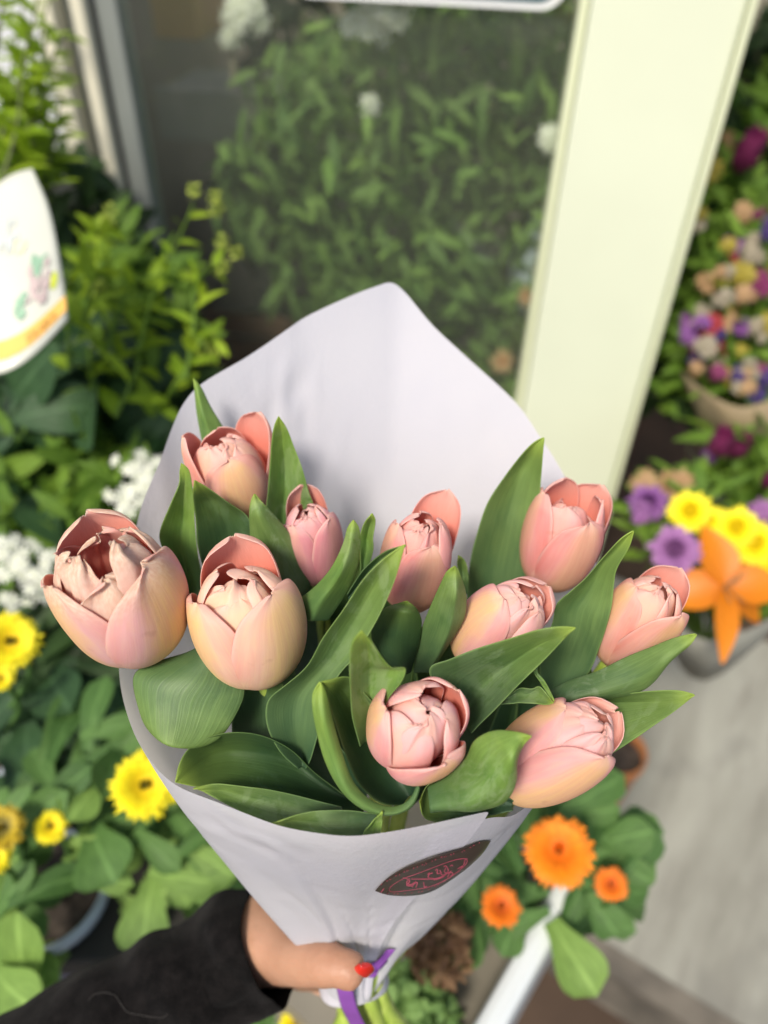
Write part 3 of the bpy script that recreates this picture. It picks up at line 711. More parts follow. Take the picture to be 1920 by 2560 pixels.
LF = [
 # tl, frame, tip, left, right, depths, fold, mid, mat
 (3, '1', (708, 84), [(712, 150), (722, 250), (745, 370), (790, 520)], [(745, 130), (790, 220), (850, 318), (888, 405), (900, 520)], (.395, .412), -.003, [(735, 150), (765, 260), (805, 375), (850, 520)], 'leaf_lt'),
 (3, '1', (1100, 258), [(1076, 310), (1060, 450), (1050, 600), (1040, 690), (1060, 800)], [(1135, 310), (1170, 400), (1210, 500), (1240, 610), (1262, 680), (1240, 800)], (.362, .392), .005, [(1108, 330), (1116, 450), (1120, 600), (1105, 700), (1110, 800)], 'leaf_lt'),
 (3, '1', (650, 474), [(640, 520), (640, 570), (600, 670), (548, 800), (575, 900), (650, 1080)], [(690, 510), (706, 640), (714, 780), (735, 930), (775, 1120)], (.350, .385), .004, [(665, 530), (650, 620), (640, 750), (632, 880), (690, 1090)], 'leaf_lt'),
 (2, '1', (712, 553), [(703, 610), (713, 720), (725, 850), (752, 960), (790, 1090)], [(775, 590), (870, 658), (955, 718), (985, 800), (985, 900), (930, 1060)], (.350, .385), .006, None, 'leaf_dk'),
 (4, '1', (988, 616), [(968, 665), (965, 770), (975, 870), (1005, 930), (1080, 1020), (1180, 1135)], [(1035, 665), (1125, 765), (1195, 860), (1238, 950), (1250, 1020), (1215, 1130)], (.356, .392), -.005, None, 'leaf'),
 (5, '1', (1445, 736), [(1418, 770), (1395, 850), (1340, 960), (1260, 1050), (1178, 1120), (1190, 1200)], [(1472, 775), (1476, 860), (1462, 960), (1410, 1080), (1330, 1200)], (.318, .352), -.004, [(1436, 790), (1425, 880), (1375, 1000), (1300, 1100), (1262, 1190)], 'leaf_lt'),
 (5, '1', (1530, 706), [(1492, 755), (1470, 830), (1475, 900), (1478, 1000)], [(1546, 740), (1535, 820), (1535, 880), (1500, 1000)], (.352, .37), .003, None, 'leaf_lt'),
 (2, 'F', (874, 1176), [(830, 1205), (785, 1250), (740, 1318), (695, 1380), (662, 1440), (610, 1485), (576, 1515), (576, 1570), (605, 1625), (645, 1660)], [(868, 1205), (848, 1268), (815, 1340), (768, 1418), (735, 1455), (708, 1505), (692, 1570), (672, 1640), (660, 1662)], (.298, .348), .006, None, 'leaf'),
 (1, 'F', (384, 1607), [(325, 1582), (298, 1530), (288, 1457), (340, 1428), (405, 1408), (450, 1385)], [(432, 1614), (478, 1592), (518, 1532), (530, 1488), (515, 1430), (500, 1385)], (.330, .345), -.006, None, 'leaf'),
 (2, 'F', (379, 1690), [(384, 1655), (405, 1618), (450, 1592), (510, 1580), (570, 1590), (630, 1622), (680, 1670), (745, 1720)], [(420, 1702), (480, 1712), (560, 1728), (640, 1745), (720, 1765), (780, 1775)], (.322, .35), .012, None, 'leaf_dk'),
 (2, 'F', (418, 1702), [(455, 1694), (510, 1695), (570, 1704), (650, 1722), (740, 1742)], [(480, 1733), (560, 1770), (640, 1795), (700, 1805), (740, 1800)], (.318, .332), .003, None, 'leaf'),
 (9, 'F', (586, 1778), [(640, 1758), (700, 1750), (760, 1750), (815, 1757)], [(640, 1800), (700, 1815), (760, 1825), (800, 1820)], (.310, .322), .002, None, 'leaf'),
 (9, 'F', (826, 1752), [(800, 1780), (785, 1800), (782, 1830)], [(826, 1775), (822, 1800), (820, 1830)], (.309, .318), .002, None, 'leaf_lt'),
 (9, 'F', (692, 1472), [(674, 1500), (680, 1560), (700, 1640), (735, 1705), (785, 1748), (840, 1762), (890, 1742), (908, 1700)], [(702, 1490), (718, 1550), (740, 1630), (765, 1690), (805, 1730), (850, 1742), (885, 1725), (903, 1690)], (.300, .318), -.003, None, 'leaf_lt'),
 (9, 'F', (694, 1472), [(704, 1500), (722, 1560), (745, 1630), (775, 1695), (820, 1735), (870, 1740)], [(755, 1462), (790, 1500), (840, 1560), (880, 1620), (900, 1680), (900, 1720)], (.302, .335), .022, None, 'leaf_dk'),
 (9, '2', (95, 1006), [(55, 1050), (40, 1120), (42, 1240), (52, 1390), (88, 1515)], [(135, 1050), (185, 1125), (235, 1175), (290, 1165), (270, 1230), (200, 1330), (170, 1500)], (.276, .322), .006, [(116, 1070), (130, 1150), (128, 1240), (130, 1350), (108, 1510)], 'leaf_lt'),
 (7, '2', (1028, 992), [(960, 986), (860, 1000), (750, 1035), (600, 1082), (480, 1130), (385, 1172), (440, 1300)], [(950, 1078), (870, 1160), (760, 1262), (680, 1352), (610, 1420), (572, 1460)], (.300, .335), .007, [(960, 1040), (850, 1120), (740, 1205), (650, 1290), (600, 1360), (560, 1450)], 'leaf'),
 (6, '2', (892, 163), [(850, 180), (790, 240), (705, 350), (640, 450), (600, 570), (568, 700), (552, 850), (560, 950)], [(886, 230), (878, 350), (866, 500), (850, 620), (822, 750), (780, 900)], (.372, .412), .005, None, 'leaf'),
 (7, '2', (1280, 570), [(1225, 602), (1150, 685), (1080, 770), (1000, 838), (940, 892), (928, 970), (890, 1060), (870, 1150), (880, 1280)], [(1262, 640), (1212, 735), (1200, 800), (1188, 890), (1165, 980), (1140, 1070), (1090, 1190), (1000, 1290)], (.340, .378), .005, None, 'leaf'),
 (8, '2', (1557, 1022), [(1500, 1028), (1400, 1058), (1250, 1120), (1100, 1190), (1000, 1225), (930, 1262), (890, 1300)], [(1530, 1065), (1430, 1150), (1370, 1230), (1310, 1275), (1200, 1300), (1050, 1318), (900, 1345)], (.322, .36), -.005, None, 'leaf'),
 (10, '2', (1550, 1287), [(1480, 1268), (1350, 1270), (1200, 1288), (1080, 1305), (930, 1332), (860, 1380)], [(1450, 1368), (1330, 1450), (1200, 1540), (1090, 1625), (1020, 1672), (940, 1690)], (.325, .362), .009, [(1480, 1315), (1380, 1340), (1250, 1352), (1100, 1362), (960, 1362), (880, 1480)], 'leaf'),
 (10, '2', (838, 1468), [(780, 1448), (700, 1440), (640, 1452), (580, 1490), (545, 1560), (460, 1650), (380, 1690)], [(795, 1520), (772, 1585), (772, 1650), (750, 1715), (700, 1772), (600, 1797), (500, 1792), (390, 1800)], (.288, .322), -.008, None, 'leaf_lt'),
 (10, '2', (933, 1322), [(905, 1285), (870, 1250), (840, 1262), (780, 1260), (730, 1300)], [(910, 1332), (850, 1328), (790, 1325), (700, 1330)], (.318, .335), .003, None, 'leaf'),
 (7, '2', (935, 1315), [(900, 1270), (870, 1225), (845, 1185), (855, 1150)], [(900, 1235), (870, 1200), (862, 1180), (870, 1150)], (.320, .335), .0, None, 'leaf_lt'),
 (5, '2', (500, 722), [(465, 745), (438, 800), (400, 885), (362, 980), (330, 1075), (318, 1190)], [(516, 740), (535, 790), (553, 862), (540, 960), (480, 1060), (400, 1190)], (.326, .365), -.004, [(502, 760), (498, 830), (485, 910), (455, 1020), (380, 1180)], 'leaf'),
 (5, '2', (292, 878), [(260, 885), (190, 910), (148, 960), (135, 1020), (160, 1100), (250, 1190)], [(320, 895), (350, 935), (358, 985), (345, 1060), (310, 1190)], (.338, .362), -.006, None, 'leaf_dk'),
 (5, '2', (515, 678), [(512, 720), (520, 760), (540, 850)], [(545, 700), (560, 760), (560, 850)], (.375, .385), .002, None, 'leaf'),
 (5, '2', (288, 632), [(200, 660), (110, 730), (60, 800), (30, 850)], [(250, 690), (160, 780), (90, 850), (40, 890)], (.306, .33), .003, None, 'leaf_dk'),
 # deep inner leaves added to fill the bunch, shade put into their dark green
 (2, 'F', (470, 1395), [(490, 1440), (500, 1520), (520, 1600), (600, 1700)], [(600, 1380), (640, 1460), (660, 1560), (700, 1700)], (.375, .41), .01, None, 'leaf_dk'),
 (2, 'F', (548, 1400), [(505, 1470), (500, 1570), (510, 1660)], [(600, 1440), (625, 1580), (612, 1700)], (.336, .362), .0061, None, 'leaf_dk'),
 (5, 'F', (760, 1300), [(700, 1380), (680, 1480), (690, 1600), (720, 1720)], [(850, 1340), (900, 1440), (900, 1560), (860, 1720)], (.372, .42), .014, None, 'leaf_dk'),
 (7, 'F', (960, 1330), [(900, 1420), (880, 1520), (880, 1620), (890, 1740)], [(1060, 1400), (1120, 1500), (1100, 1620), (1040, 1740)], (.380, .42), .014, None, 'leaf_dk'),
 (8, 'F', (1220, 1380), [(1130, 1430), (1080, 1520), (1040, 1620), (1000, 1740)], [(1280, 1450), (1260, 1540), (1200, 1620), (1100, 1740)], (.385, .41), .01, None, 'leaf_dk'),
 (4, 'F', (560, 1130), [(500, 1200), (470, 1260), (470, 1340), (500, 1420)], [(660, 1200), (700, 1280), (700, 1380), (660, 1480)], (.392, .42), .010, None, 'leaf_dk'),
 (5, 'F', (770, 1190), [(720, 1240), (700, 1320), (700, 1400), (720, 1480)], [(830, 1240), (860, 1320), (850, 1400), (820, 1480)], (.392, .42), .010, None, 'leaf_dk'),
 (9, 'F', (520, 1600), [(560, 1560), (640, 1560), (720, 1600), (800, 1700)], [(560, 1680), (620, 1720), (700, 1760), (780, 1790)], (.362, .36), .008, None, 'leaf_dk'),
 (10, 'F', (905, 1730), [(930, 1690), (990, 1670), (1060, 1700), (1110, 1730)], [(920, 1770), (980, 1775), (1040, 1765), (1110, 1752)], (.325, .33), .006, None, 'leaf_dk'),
]
for a in LF: leaf(a[0], a[1], a[2], a[3], a[4], a[5], a[6], a[7], a[8])

# ------------------------------------------------------------------ ribbon
rb = thing('ribbon', QC, 'shiny purple ribbon tied round the stems under the paper, one tail hanging down', 'ribbon')
mb = MB(); rows = []
for i in range(33):
    a = i / 32 * 2 * math.pi; rr = BR + .0046
    c = bottom_pt(a, rr, QC + (P(775, 1400, .37) - QC).normalized() * .034)
    rows.append([c + CU * .002, c - CU * .004])
mb.grid(rows)
mb.build('loop', M['ribbon'], rb, solid=.0004)
mb = MB(); pth = cr([P(740, 2110, .420), P(745, 2140, .424), P(754, 2178, .434), P(772, 2215, .448), P(800, 2270, .47)], 16)
mb.grid([[p - CR * .0048 + VIEW * .001, p, p + CR * .0048 + VIEW * .001] for p in pth]); mb.build('tail', M['ribbon'], rb, solid=.0004, sub=1)
mb = MB(); pth = cr([P(846, 2050, .418), P(828, 2072, .420), P(812, 2090, .423), P(802, 2112, .427)], 12)
mb.grid([[p - CR * .0026, p, p + CR * .0026] for p in pth]); mb.build('tail', M['ribbon'], rb, solid=.0004, sub=1)

# paper foot below the tie (the bottom of the cone)
mb = MB(); rows = []
for i in range(8):
    s = i / 7; row = []
    for j in range(49):
        a = angs[0] + (angs[-1] - angs[0]) * j / 48
        row.append(bottom_pt(a, BR * (1 + .12 * s)) - CU * (.004 * s * (1 + .9 * math.sin(a * 2 + 1))) + VIEW * .004 * s)
    rows.append(row)
mb.grid(rows); mb.build('paper_foot', M['paper'], paper, solid=.0003)

# ------------------------------------------------------------------ the hand and arm
pers = thing('person', P(-60, 2420, .52), 'hand of a person in a black sleeve, red nail varnish, holding the bouquet', 'person')
nodes = {}; vs_, es_, rs_ = [], [], []
def node(k, p, r, frm=None):
    nodes[k] = len(vs_); vs_.append(p - pers.location); rs_.append(r if isinstance(r, tuple) else (r, r))
    if frm is not None: es_.append((nodes[frm], nodes[k]))
node('e', P(-60, 2400, .480), .036)
node('f1', P(160, 2268, .476), .026, 'e')
node('f2', P(380, 2140, .472), (.023, .023), 'f1')
node('w', P(505, 2040, .474), (.031, .033), 'f2')
node('w2', P(552, 2006, .476), (.038, .041), 'w')
node('p1', P(628, 2036, .488), (.024, .036), 'w2')
node('b1', P(598, 1985, .490), .030, 'w2')
node('p2', P(690, 2080, .505), (.015, .033), 'p1')
node('t0', P(628, 2070, .436), .0180, 'w2')
node('t1', P(682, 2078, .412), .0126, 't0')
node('t2', P(722, 2086, .402), .0116, 't1')
node('t2b', P(742, 2092, .3995), .0100, 't2')
node('t3', P(764, 2098, .398), .0100, 't2b')
node('t4', P(782, 2102, .401), .0076, 't3')
fing = [(2030, .495), (2056, .512), (2082, .529), (2106, .546)]
for i, (fy, fd) in enumerate(fing):
    Ls = (1.0, 1.08, 1.0, .82)[i]; rr = (.0092, .0095, .009, .008)[i]
    k = 'g%d' % i
    node(k + 'a', P(705, fy + 8, fd + .006), rr * 1.2, 'p2')
    node(k + 'b', P(705 + 60 * Ls, fy + 6, fd + .008), rr * 1.06, k + 'a')
    node(k + 'c', P(705 + 100 * Ls, fy, fd - .008), rr, k + 'b')
    node(k + 'd', P(705 + 112 * Ls, fy - 2, fd - .028), rr * .86, k + 'c')
me = bpy.data.meshes.new('body'); me.from_pydata([tuple(v) for v in vs_], es_, [])
body = bpy.data.objects.new('body', me); COL.objects.link(body); body.parent = pers; me.materials.append(M['skin'])
sk_ = body.modifiers.new('skin', 'SKIN'); sk_.use_smooth_shade = True; sk_.branch_smoothing = .6
if not me.skin_vertices: me.attributes.new
lay = me.skin_vertices[0] if me.skin_vertices else None
if lay is None:
    bpy.context.view_layer.objects.active = body
    lay = me.skin_vertices.new().data if hasattr(me.skin_vertices, 'new') else None
if lay:
    for i, r_ in enumerate(rs_): lay.data[i].radius = r_
    lay.data[0].use_root = True
body.modifiers.new('sub', 'SUBSURF').render_levels = 2; body.modifiers['sub'].levels = 2
tx = bpy.data.textures.new('skin relief', 'CLOUDS'); tx.noise_scale = .011; tx.noise_depth = 3
dm = body.modifiers.new('relief', 'DISPLACE'); dm.texture = tx; dm.strength = .0022; dm.mid_level = .5; dm.texture_coords = 'LOCAL'
# thumb nail
c = P(786, 2104, .3915); ax = (P(792, 2116, .3985) - P(779, 2092, .391)).normalized()
sd2 = VIEW.cross(ax).normalized(); rows = []
for i in range(9):
    s = -1 + i / 4; row = []
    for j in range(9):
        t = -1 + j / 4; w_ = math.sqrt(max(0, 1 - abs(s) ** 2.6)) * .0054
        row.append(c + ax * s * .0070 + sd2 * t * w_ + VIEW * (.0034 * t * t + .0020 * s * s))
    rows.append(row)
mb = MB(); mb.grid(rows); mb.build('nail', M['nail'], body, solid=.0007, sub=1)
# sleeve
AX = [P(-150, 2450, .482), P(0, 2365, .480), P(150, 2275, .477), P(300, 2185, .474), P(425, 2112, .471), P(515, 2066, .469), P(580, 2036, .468)]
ctr = cr(AX, 60); rows = []
for i, c in enumerate(ctr):
    s = i / 59
    t = (ctr[min(i + 1, 59)] - ctr[max(i - 1, 0)]).normalized(); a = t.cross(VIEW).normalized(); b = t.cross(a)
    r0 = .0465 - .0125 * s ** .8
    row = []
    for j in range(56):
        q = j / 56 * 2 * math.pi
        wr = .0042 * math.sin(s * 34 + 2.2 * math.cos(q + .7) + 1.5 * noise.noise(Vector((s * 5, math.cos(q), math.sin(q))))) * sstep((s - .45) * 3) * (.3 + .7 * max(0, math.cos(q - .6)))
        wr += .0040 * noise.noise(Vector((s * 7, math.cos(q) * 1.6, math.sin(q) * 1.6)))
        if s > .93: wr += .0012
        row.append(c + (a * math.cos(q) + b * math.sin(q)) * (r0 + wr))
    rows.append(row)
c = ctr[-1]; t = (ctr[-1] - ctr[-2]).normalized()
rows.append([c + t * .0012 + (p - c) * .965 for p in rows[-1]])
rows.append([c - t * .006 + (p - c) * .90 for p in rows[-2]])
rows.append([c - t * .03 + (p - c) * .88 for p in rows[-3]])
mb = MB(); mb.grid(rows, close=True); mb.build('sleeve', M['cloth'], pers, sub=1)
sl_b = BVHTree.FromPolygons([Vector(v) for v in mb.v], mb.f)
pp = []
for x, y in ((192, 2163), (200, 2150), (225, 2144), (248, 2150), (262, 2170), (275, 2186), (300, 2192), (330, 2197), (350, 2198), (362, 2190)):
    o, r_ = ray(x, y); r_.normalize(); h = sl_b.ray_cast(o, r_)
    if h[0]: pp.append(h[0] - r_ * .001)
if len(pp) > 2:
    mb = MB(); mb.tube(cr(pp, 40), .00014, 5); tag(mb.build('loose_thread', M['lint']), 'fine curly grey thread lying on the black sleeve', 'thread')
# ------------------------------------------------------------------ plants around
rnd = random.Random(11)
def rv(r=rnd): 
    while True:
        v = Vector((r.uniform(-1, 1), r.uniform(-1, 1), r.uniform(-1, 1)))
        if .1 < v.length < 1: return v.normalized()
def blade(mb, base, d, nrm, L, W, curl=.25, shape=0, n_=6, cup=.15):
    """one leaf or petal: base point, direction, facing, length, width"""
    d = d.normalized(); s = d.cross(nrm)
    if s.length < .05: s = d.cross(Vector((.3, .5, .8)))
    s.normalize(); nn = s.cross(d).normalized(); rows = []
    for i in range(n_ + 1):
        v = i / n_
        if shape == 0: w_ = math.sin(math.pi * min(1, v * .94 + .03)) ** .8 * (1.25 - .5 * v)
        elif shape == 1: w_ = (.35 + .65 * sstep(v * 1.3)) * math.sqrt(max(0, 1 - max(0, (v - .72) / .28) ** 2.2))      # spoon
        elif shape == 2: w_ = math.sin(math.pi * (.08 + .90 * v ** .7)) ** .7                 # heart / broad
        else: w_ = (.5 + .5 * sstep(v * 2)) * math.sqrt(max(0, 1 - max(0, (v - .8) / .2) ** 2.5))  # strap
        w_ = max(w_, .02) * W / 2
        c = base + d * (L * (v - .12 * curl * v * v)) - nn * (L * curl * v * v * .6)
        rows.append([c - s * w_ + nn * cup * w_, c - s * w_ * .5 + nn * cup * w_ * .15, c, c + s * w_ * .5 + nn * cup * w_ * .15, c + s * w_ + nn * cup * w_])
    mb.grid(rows)
def vol(poly, d0, d1, r=rnd):
    """a point in the volume behind a rough outline"""
    xs = [p[0] for p in poly]; ys = [p[1] for p in poly]
    while True:
        x, y = r.uniform(min(xs), max(xs)), r.uniform(min(ys), max(ys)); c = False; j = len(poly) - 1
        for i in range(len(poly)):
            if (ys[i] > y) != (ys[j] > y) and x < (xs[j] - xs[i]) * (y - ys[i]) / (ys[j] - ys[i]) + xs[i]: c = not c
            j = i
        if c: return P(x, y, r.uniform(d0, d1)), x, y
UPZ = Vector((0, 0, 1))
def mass(t, name, mat, poly, d0, d1, n_, L, W, shape=0, r=rnd, face=None, curl=.4, droop=0):
    mb = MB(); face = face or (UPZ - VIEW * 1.0)
    for _ in range(n_):
        p, x, y = vol(poly, d0, d1, r)
        nn = (face.normalized() + rv(r) * .9).normalized(); d = (rv(r) + UPZ * (.25 - droop)).normalized()
        d = (d - nn * d.dot(nn)).normalized(); k = r.uniform(.65, 1.2)
        blade(mb, p, d, nn, L * k, W * k * r.uniform(.8, 1.15), r.uniform(.1, curl * 2), shape)
    return mb.build(name, M[mat], t)
def twig(t, pts, r0=.0022, r1=.001, name='stem', mat='twig'):
    mb = MB(); p = cr(pts, 14); mb.tube(p, [r0 + (r1 - r0) * i / 13 for i in range(14)], 6); return mb.build(name, M[mat], t), p
def shoot(mbl, path, L, W, n_, r=rnd, shape=0, spread=.9):
    """pairs of leaves up a shoot"""
    for i in range(n_):
        q = (i + .5) / n_; j = min(len(path) - 2, int(q * (len(path) - 1))); p = path[j]; ax = (path[j + 1] - path[j]).normalized()
        a = ax.cross(VIEW).normalized(); a = (Matrix.Rotation(r.uniform(-.6, .6) + (i % 2) * math.pi + (1.2 if i % 4 > 1 else 0), 3, ax) @ a)
        d = (a * spread + ax * .7).normalized(); k = (1.15 - .55 * q) * r.uniform(.8, 1.1)
        blade(mbl, p, d, ax * .8 - VIEW * .6, L * k, W * k, r.uniform(.2, .7), shape)
def pot(t, c, r, h, mat, rimmat=None, soil=True):
    mb = MB(); prof = [(.72, 0), (.95, .86), (1.0, .87), (1.02, .93), (1.0, 1.0), (.93, 1.0), (.91, .9)]
    mb.grid([[c + Vector((math.cos(a) * r * k, math.sin(a) * r * k, -h + h * z)) for a in [q * 2 * math.pi / 40 for q in range(40)]] for k, z in prof[:3]], close=True)
    mb.build('pot_wall', M[mat], t)
    mb = MB(); mb.grid([[c + Vector((math.cos(a) * r * k, math.sin(a) * r * k, -h + h * z)) for a in [q * 2 * math.pi / 40 for q in range(40)]] for k, z in prof[2:]], close=True)
    mb.build('pot_rim', M[rimmat or mat], t)
    if soil:
        mb = MB(); rows = [[c + Vector((math.cos(a) * r * k * .915, math.sin(a) * r * k * .915, -h * .12 + .004 * noise.noise(Vector((k * 9, a * 3, 1))))) for a in [q * 2 * math.pi / 40 for q in range(40)]] for k in (.01, .25, .5, .75, 1)]
        mb.grid(rows, close=True); mb.build('soil', M['soil'], t)
def daisy(t, c, nrm, rad, mats, rings=4, per=26, hgt=.2, hname='flower', r=rnd, heart=.15, W=.17):
    """a many-rayed composite flower: rays (the part) with its heart as sub-part"""
    nrm = nrm.normalized(); a = nrm.cross(Vector((.2, .1, .95))).normalized(); b = nrm.cross(a); mb = MB()
    for k in range(rings):
        q = 1 - k / rings
        for i in range(per):
            an = (i + .5 * (k % 2) + r.uniform(-.25, .25)) / per * 2 * math.pi; d = a * math.cos(an) + b * math.sin(an)
            st_ = c + d * rad * (.12 + .05 * k) * .8 + nrm * rad * hgt * (k / rings)
            dd = (d + nrm * (.12 + .85 * (k / rings) ** 1.5 + r.uniform(-.16, .16)) + rv(r) * .06).normalized()
            if heart > .25:
                st_ = c + d * rad * .14 * (1 - k / rings) + nrm * rad * .12 * (k / rings)
                dd = (d * (1 - .25 * k / rings) + nrm * (.10 + 1.9 * (k / rings) ** 1.3 + r.uniform(-.15, .15)) + rv(r) * .12).normalized()
            blade(mb, st_, dd, nrm, rad * (.35 + .62 * q) * r.uniform(.78, 1.08), rad * W * (1.05 + .2 * q), .25, 3, 4, .1)
    o = mb.build(hname, M[mats[0]], t)
    mb = MB()
    NH = 46 if heart < .25 else 90
    for i in range(NH):
        an = i * 2.39996; rr = math.sqrt(i / NH) * rad * heart; d = a * math.cos(an) + b * math.sin(an)
        blade(mb, c + d * rr + nrm * rad * hgt * (.6 if heart < .25 else .8), (nrm + d * .5 * rr / (rad * heart)).normalized(), d + nrm * .2, rad * (.20 if heart < .25 else .34), rad * (.07 if heart < .25 else .12), .3, 3, 3, .1)
    if heart > .25:
        mb.grid([[c + nrm * rad * .46 * math.cos(p_ * math.pi / 10) + (a * math.cos(q * math.pi / 8) + b * math.sin(q * math.pi / 8)) * rad * .34 * math.sin(p_ * math.pi / 10 + .02) for q in range(16)] for p_ in range(6)], close=True)
    mb.build('heart', M[mats[1]], o)
    return o
TOCAM = lambda p: (Vector((0, 0, CAM_Z)) - p).normalized()

# --- through the glass: the climbing plant
WP = [(545, 150), (640, 60), (800, 20), (1100, 0), (1280, 0), (1270, 300), (1200, 700), (1130, 870), (1000, 900), (800, 760), (640, 680), (560, 560), (470, 470), (450, 330), (520, 280)]
t = thing('climbing_plant', PZ(900, 900, .02) * 1, 'tall leafy climbing plant with hanging pointed leaves behind the shop glass', 'plant')
def wpoint(r, o0, o1, poly):
    p, x, y = vol(poly, 1, 1, r); return PW(x, y, r.uniform(o0, o1)), x, y
mb = MB(); mb2 = MB(); r_ = random.Random(5)
for k in range(2700):
    p, x, y = wpoint(r_, .06, .42, WP)
    dpt = (Vector((0, 0, 1)) * -.35 + rv(r_) * .8 + Vector((.25, 0, 0))).normalized()
    nn = (-VIEW * .6 + UPZ * .7 + rv(r_) * .7).normalized(); k_ = r_.uniform(.6, 1.25)
    blade(mb if r_.random() < .75 else mb2, p, dpt, nn, .058 * k_, .0135 * k_, r_.uniform(.1, .9), 0, 6)
mb.build('foliage', M['g_win'], t); mb2.build('young_foliage', M['g_cal2'], t)
for k in range(9):
    x = 560 + k * 75; pts = [PW(x + 20 * math.sin(k), 880, .3), PW(x + 30 * math.cos(k * 2), 600, .25), PW(x + 25 * math.sin(k * 3), 300, .2), PW(x + 40 * math.cos(k), 20, .22)]
    twig(t, pts, .004, .002)
# foliage mass deeper in the shop
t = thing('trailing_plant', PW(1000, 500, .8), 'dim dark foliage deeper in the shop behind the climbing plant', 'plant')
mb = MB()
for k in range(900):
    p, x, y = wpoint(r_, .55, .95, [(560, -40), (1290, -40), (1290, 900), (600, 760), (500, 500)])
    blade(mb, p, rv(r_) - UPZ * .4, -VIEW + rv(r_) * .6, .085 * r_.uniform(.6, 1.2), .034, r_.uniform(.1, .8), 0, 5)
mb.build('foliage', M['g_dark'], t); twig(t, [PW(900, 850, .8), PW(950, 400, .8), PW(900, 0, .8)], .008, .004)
def starcluster(t, c, rad, n_, size, mat='w_star', r=rnd, name='blossom_cluster', five=5):
    mb = MB()
    for k in range(n_):
        o = rv(r); o = (o + TOCAM(c) * .7 + UPZ * .4).normalized(); p = c + o * rad * r.uniform(.5, 1)
        nn = (o + TOCAM(c) * .6).normalized(); a = nn.cross(rv(r)).normalized(); b = nn.cross(a)
        for j in range(five):
            an = j * 2 * math.pi / five; d = a * math.cos(an) + b * math.sin(an)
            blade(mb, p, (d + nn * .35), nn, size, size * .45, .5, 0, 4, .2)
    return mb.build(name, M[mat], t)
t = thing('white_orchid', PW(530, 260, .25), 'spray of white blossoms hanging on a pale stem behind the upper left of the glass', 'flower')
twig(t, [PW(500, 10, .22), PW(498, 80, .22), PW(505, 150, .2), PW(500, 190, .2)], .008, .004, 'stem', 'pale')
starcluster(t, PW(525, 40, .2), .035, 22, .018, r=r_); starcluster(t, PW(500, 85, .2), .018, 8, .014, r=r_)
t = thing('white_blossoms', PW(825, 40, .15), 'bright white blossoms at the top of the glass, among the climbing leaves', 'flower')
for x, y, rd, n_ in ((835, 12, .04, 26), (800, 25, .02, 10), (808, 72, .02, 10), (765, 55, .012, 6), (795, 228, .010, 5), (1190, 300, .015, 6)):
    starcluster(t, PW(x, y, .05), rd, n_, .015, r=r_)
twig(t, [PW(830, -40, .08), PW(820, 30, .07), PW(800, 230, .06)], .002, .001)
t = thing('blue_vase', PW(1170, 560, .3), 'pale blue glazed vase half hidden by leaves, beside the cream pillar', 'vase')
mb = MB(); c = PW(1165, 575, .22)
mb.grid([[c + Vector((math.cos(a) * rr, math.sin(a) * rr, z)) for a in [q * math.pi / 16 for q in range(32)]] for rr, z in ((.02, -.10), (.045, -.06), (.05, 0), (.04, .05), (.025, .075), (.028, .09))], close=True)
mb.build('body', M['pot_grey'], t, solid=.003)
mb = MB(); mb.grid([[c + Vector((math.cos(a) * rr, math.sin(a) * rr, z)) for a in [q * math.pi / 16 for q in range(32)]] for rr, z in ((.028, .091), (.033, .096), (.029, .10))], close=True); mb.build('lip', M['pot_grey'], t, solid=.002)
t = thing('orange_blooms', PW(1150, 700, .15), 'dull orange blooms low in the leaves behind the glass', 'flower')
for x, y, s_ in ((1085, 780, .022), (1168, 590, .016), (1140, 640, .018)): daisy(t, PW(x, y, .06), TOCAM(PW(x, y)), s_, ('peachp', 'ora'), 2, 14, r=r_)
twig(t, [PW(1100, 850, .12), PW(1110, 760, .09), PW(1160, 600, .08)], .002, .001)

# --- left: shrubs
r_ = random.Random(21)
t = thing('lime_shrub', P(20, 600, .95), 'tall lime green leafy shoots against the white wall at the top left', 'shrub')
mb = MB()
for a, b, c_, L_ in (((30, 420), (60, 200), (110, -30), .9), ((-10, 420), (20, 180), (55, -20), .95), ((60, 330), (90, 180), (145, 60), .9), ((-40, 300), (-10, 120), (15, -40), .85), ((10, 460), (30, 330), (70, 260), .85), ((100, 380), (95, 250), (118, 120), .92), ((-30, 420), (0, 300), (30, 200), .88), ((45, 400), (80, 260), (100, 60), .86), ((-20, 380), (30, 200), (75, 40), .84), ((20, 300), (50, 150), (85, -20), .86), ((-40, 250), (-5, 60), (20, -60), .83), ((70, 430), (110, 330), (130, 210), .88), ((0, 400), (35, 280), (50, 130), .83)):
    o, p = twig(t, [P(*a, L_), P(*b, L_), P(*c_, L_ - .02)], .0025, .001); shoot(mb, p, .052, .021, 14, r_)
mb.build('foliage', M['g_lime'], t)
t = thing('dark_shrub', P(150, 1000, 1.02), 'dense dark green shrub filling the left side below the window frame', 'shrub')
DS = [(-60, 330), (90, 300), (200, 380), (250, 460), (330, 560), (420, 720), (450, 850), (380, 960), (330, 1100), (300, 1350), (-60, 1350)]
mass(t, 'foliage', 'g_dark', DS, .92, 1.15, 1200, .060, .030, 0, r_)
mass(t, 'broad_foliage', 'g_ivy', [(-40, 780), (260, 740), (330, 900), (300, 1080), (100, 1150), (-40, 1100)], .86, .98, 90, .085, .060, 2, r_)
for k in range(8): twig(t, [P(40 + k * 40, 1300, 1.05), P(30 + k * 42, 900, 1.02), P(20 + k * 36 + 30 * math.sin(k), 450 + 30 * k, .98)], .004, .0015)
t = thing('budding_shrub', P(300, 800, .9), 'bright green shoots with round yellow green bud clusters in front of the window frame', 'shrub')
mb = MB(); bd = MB()
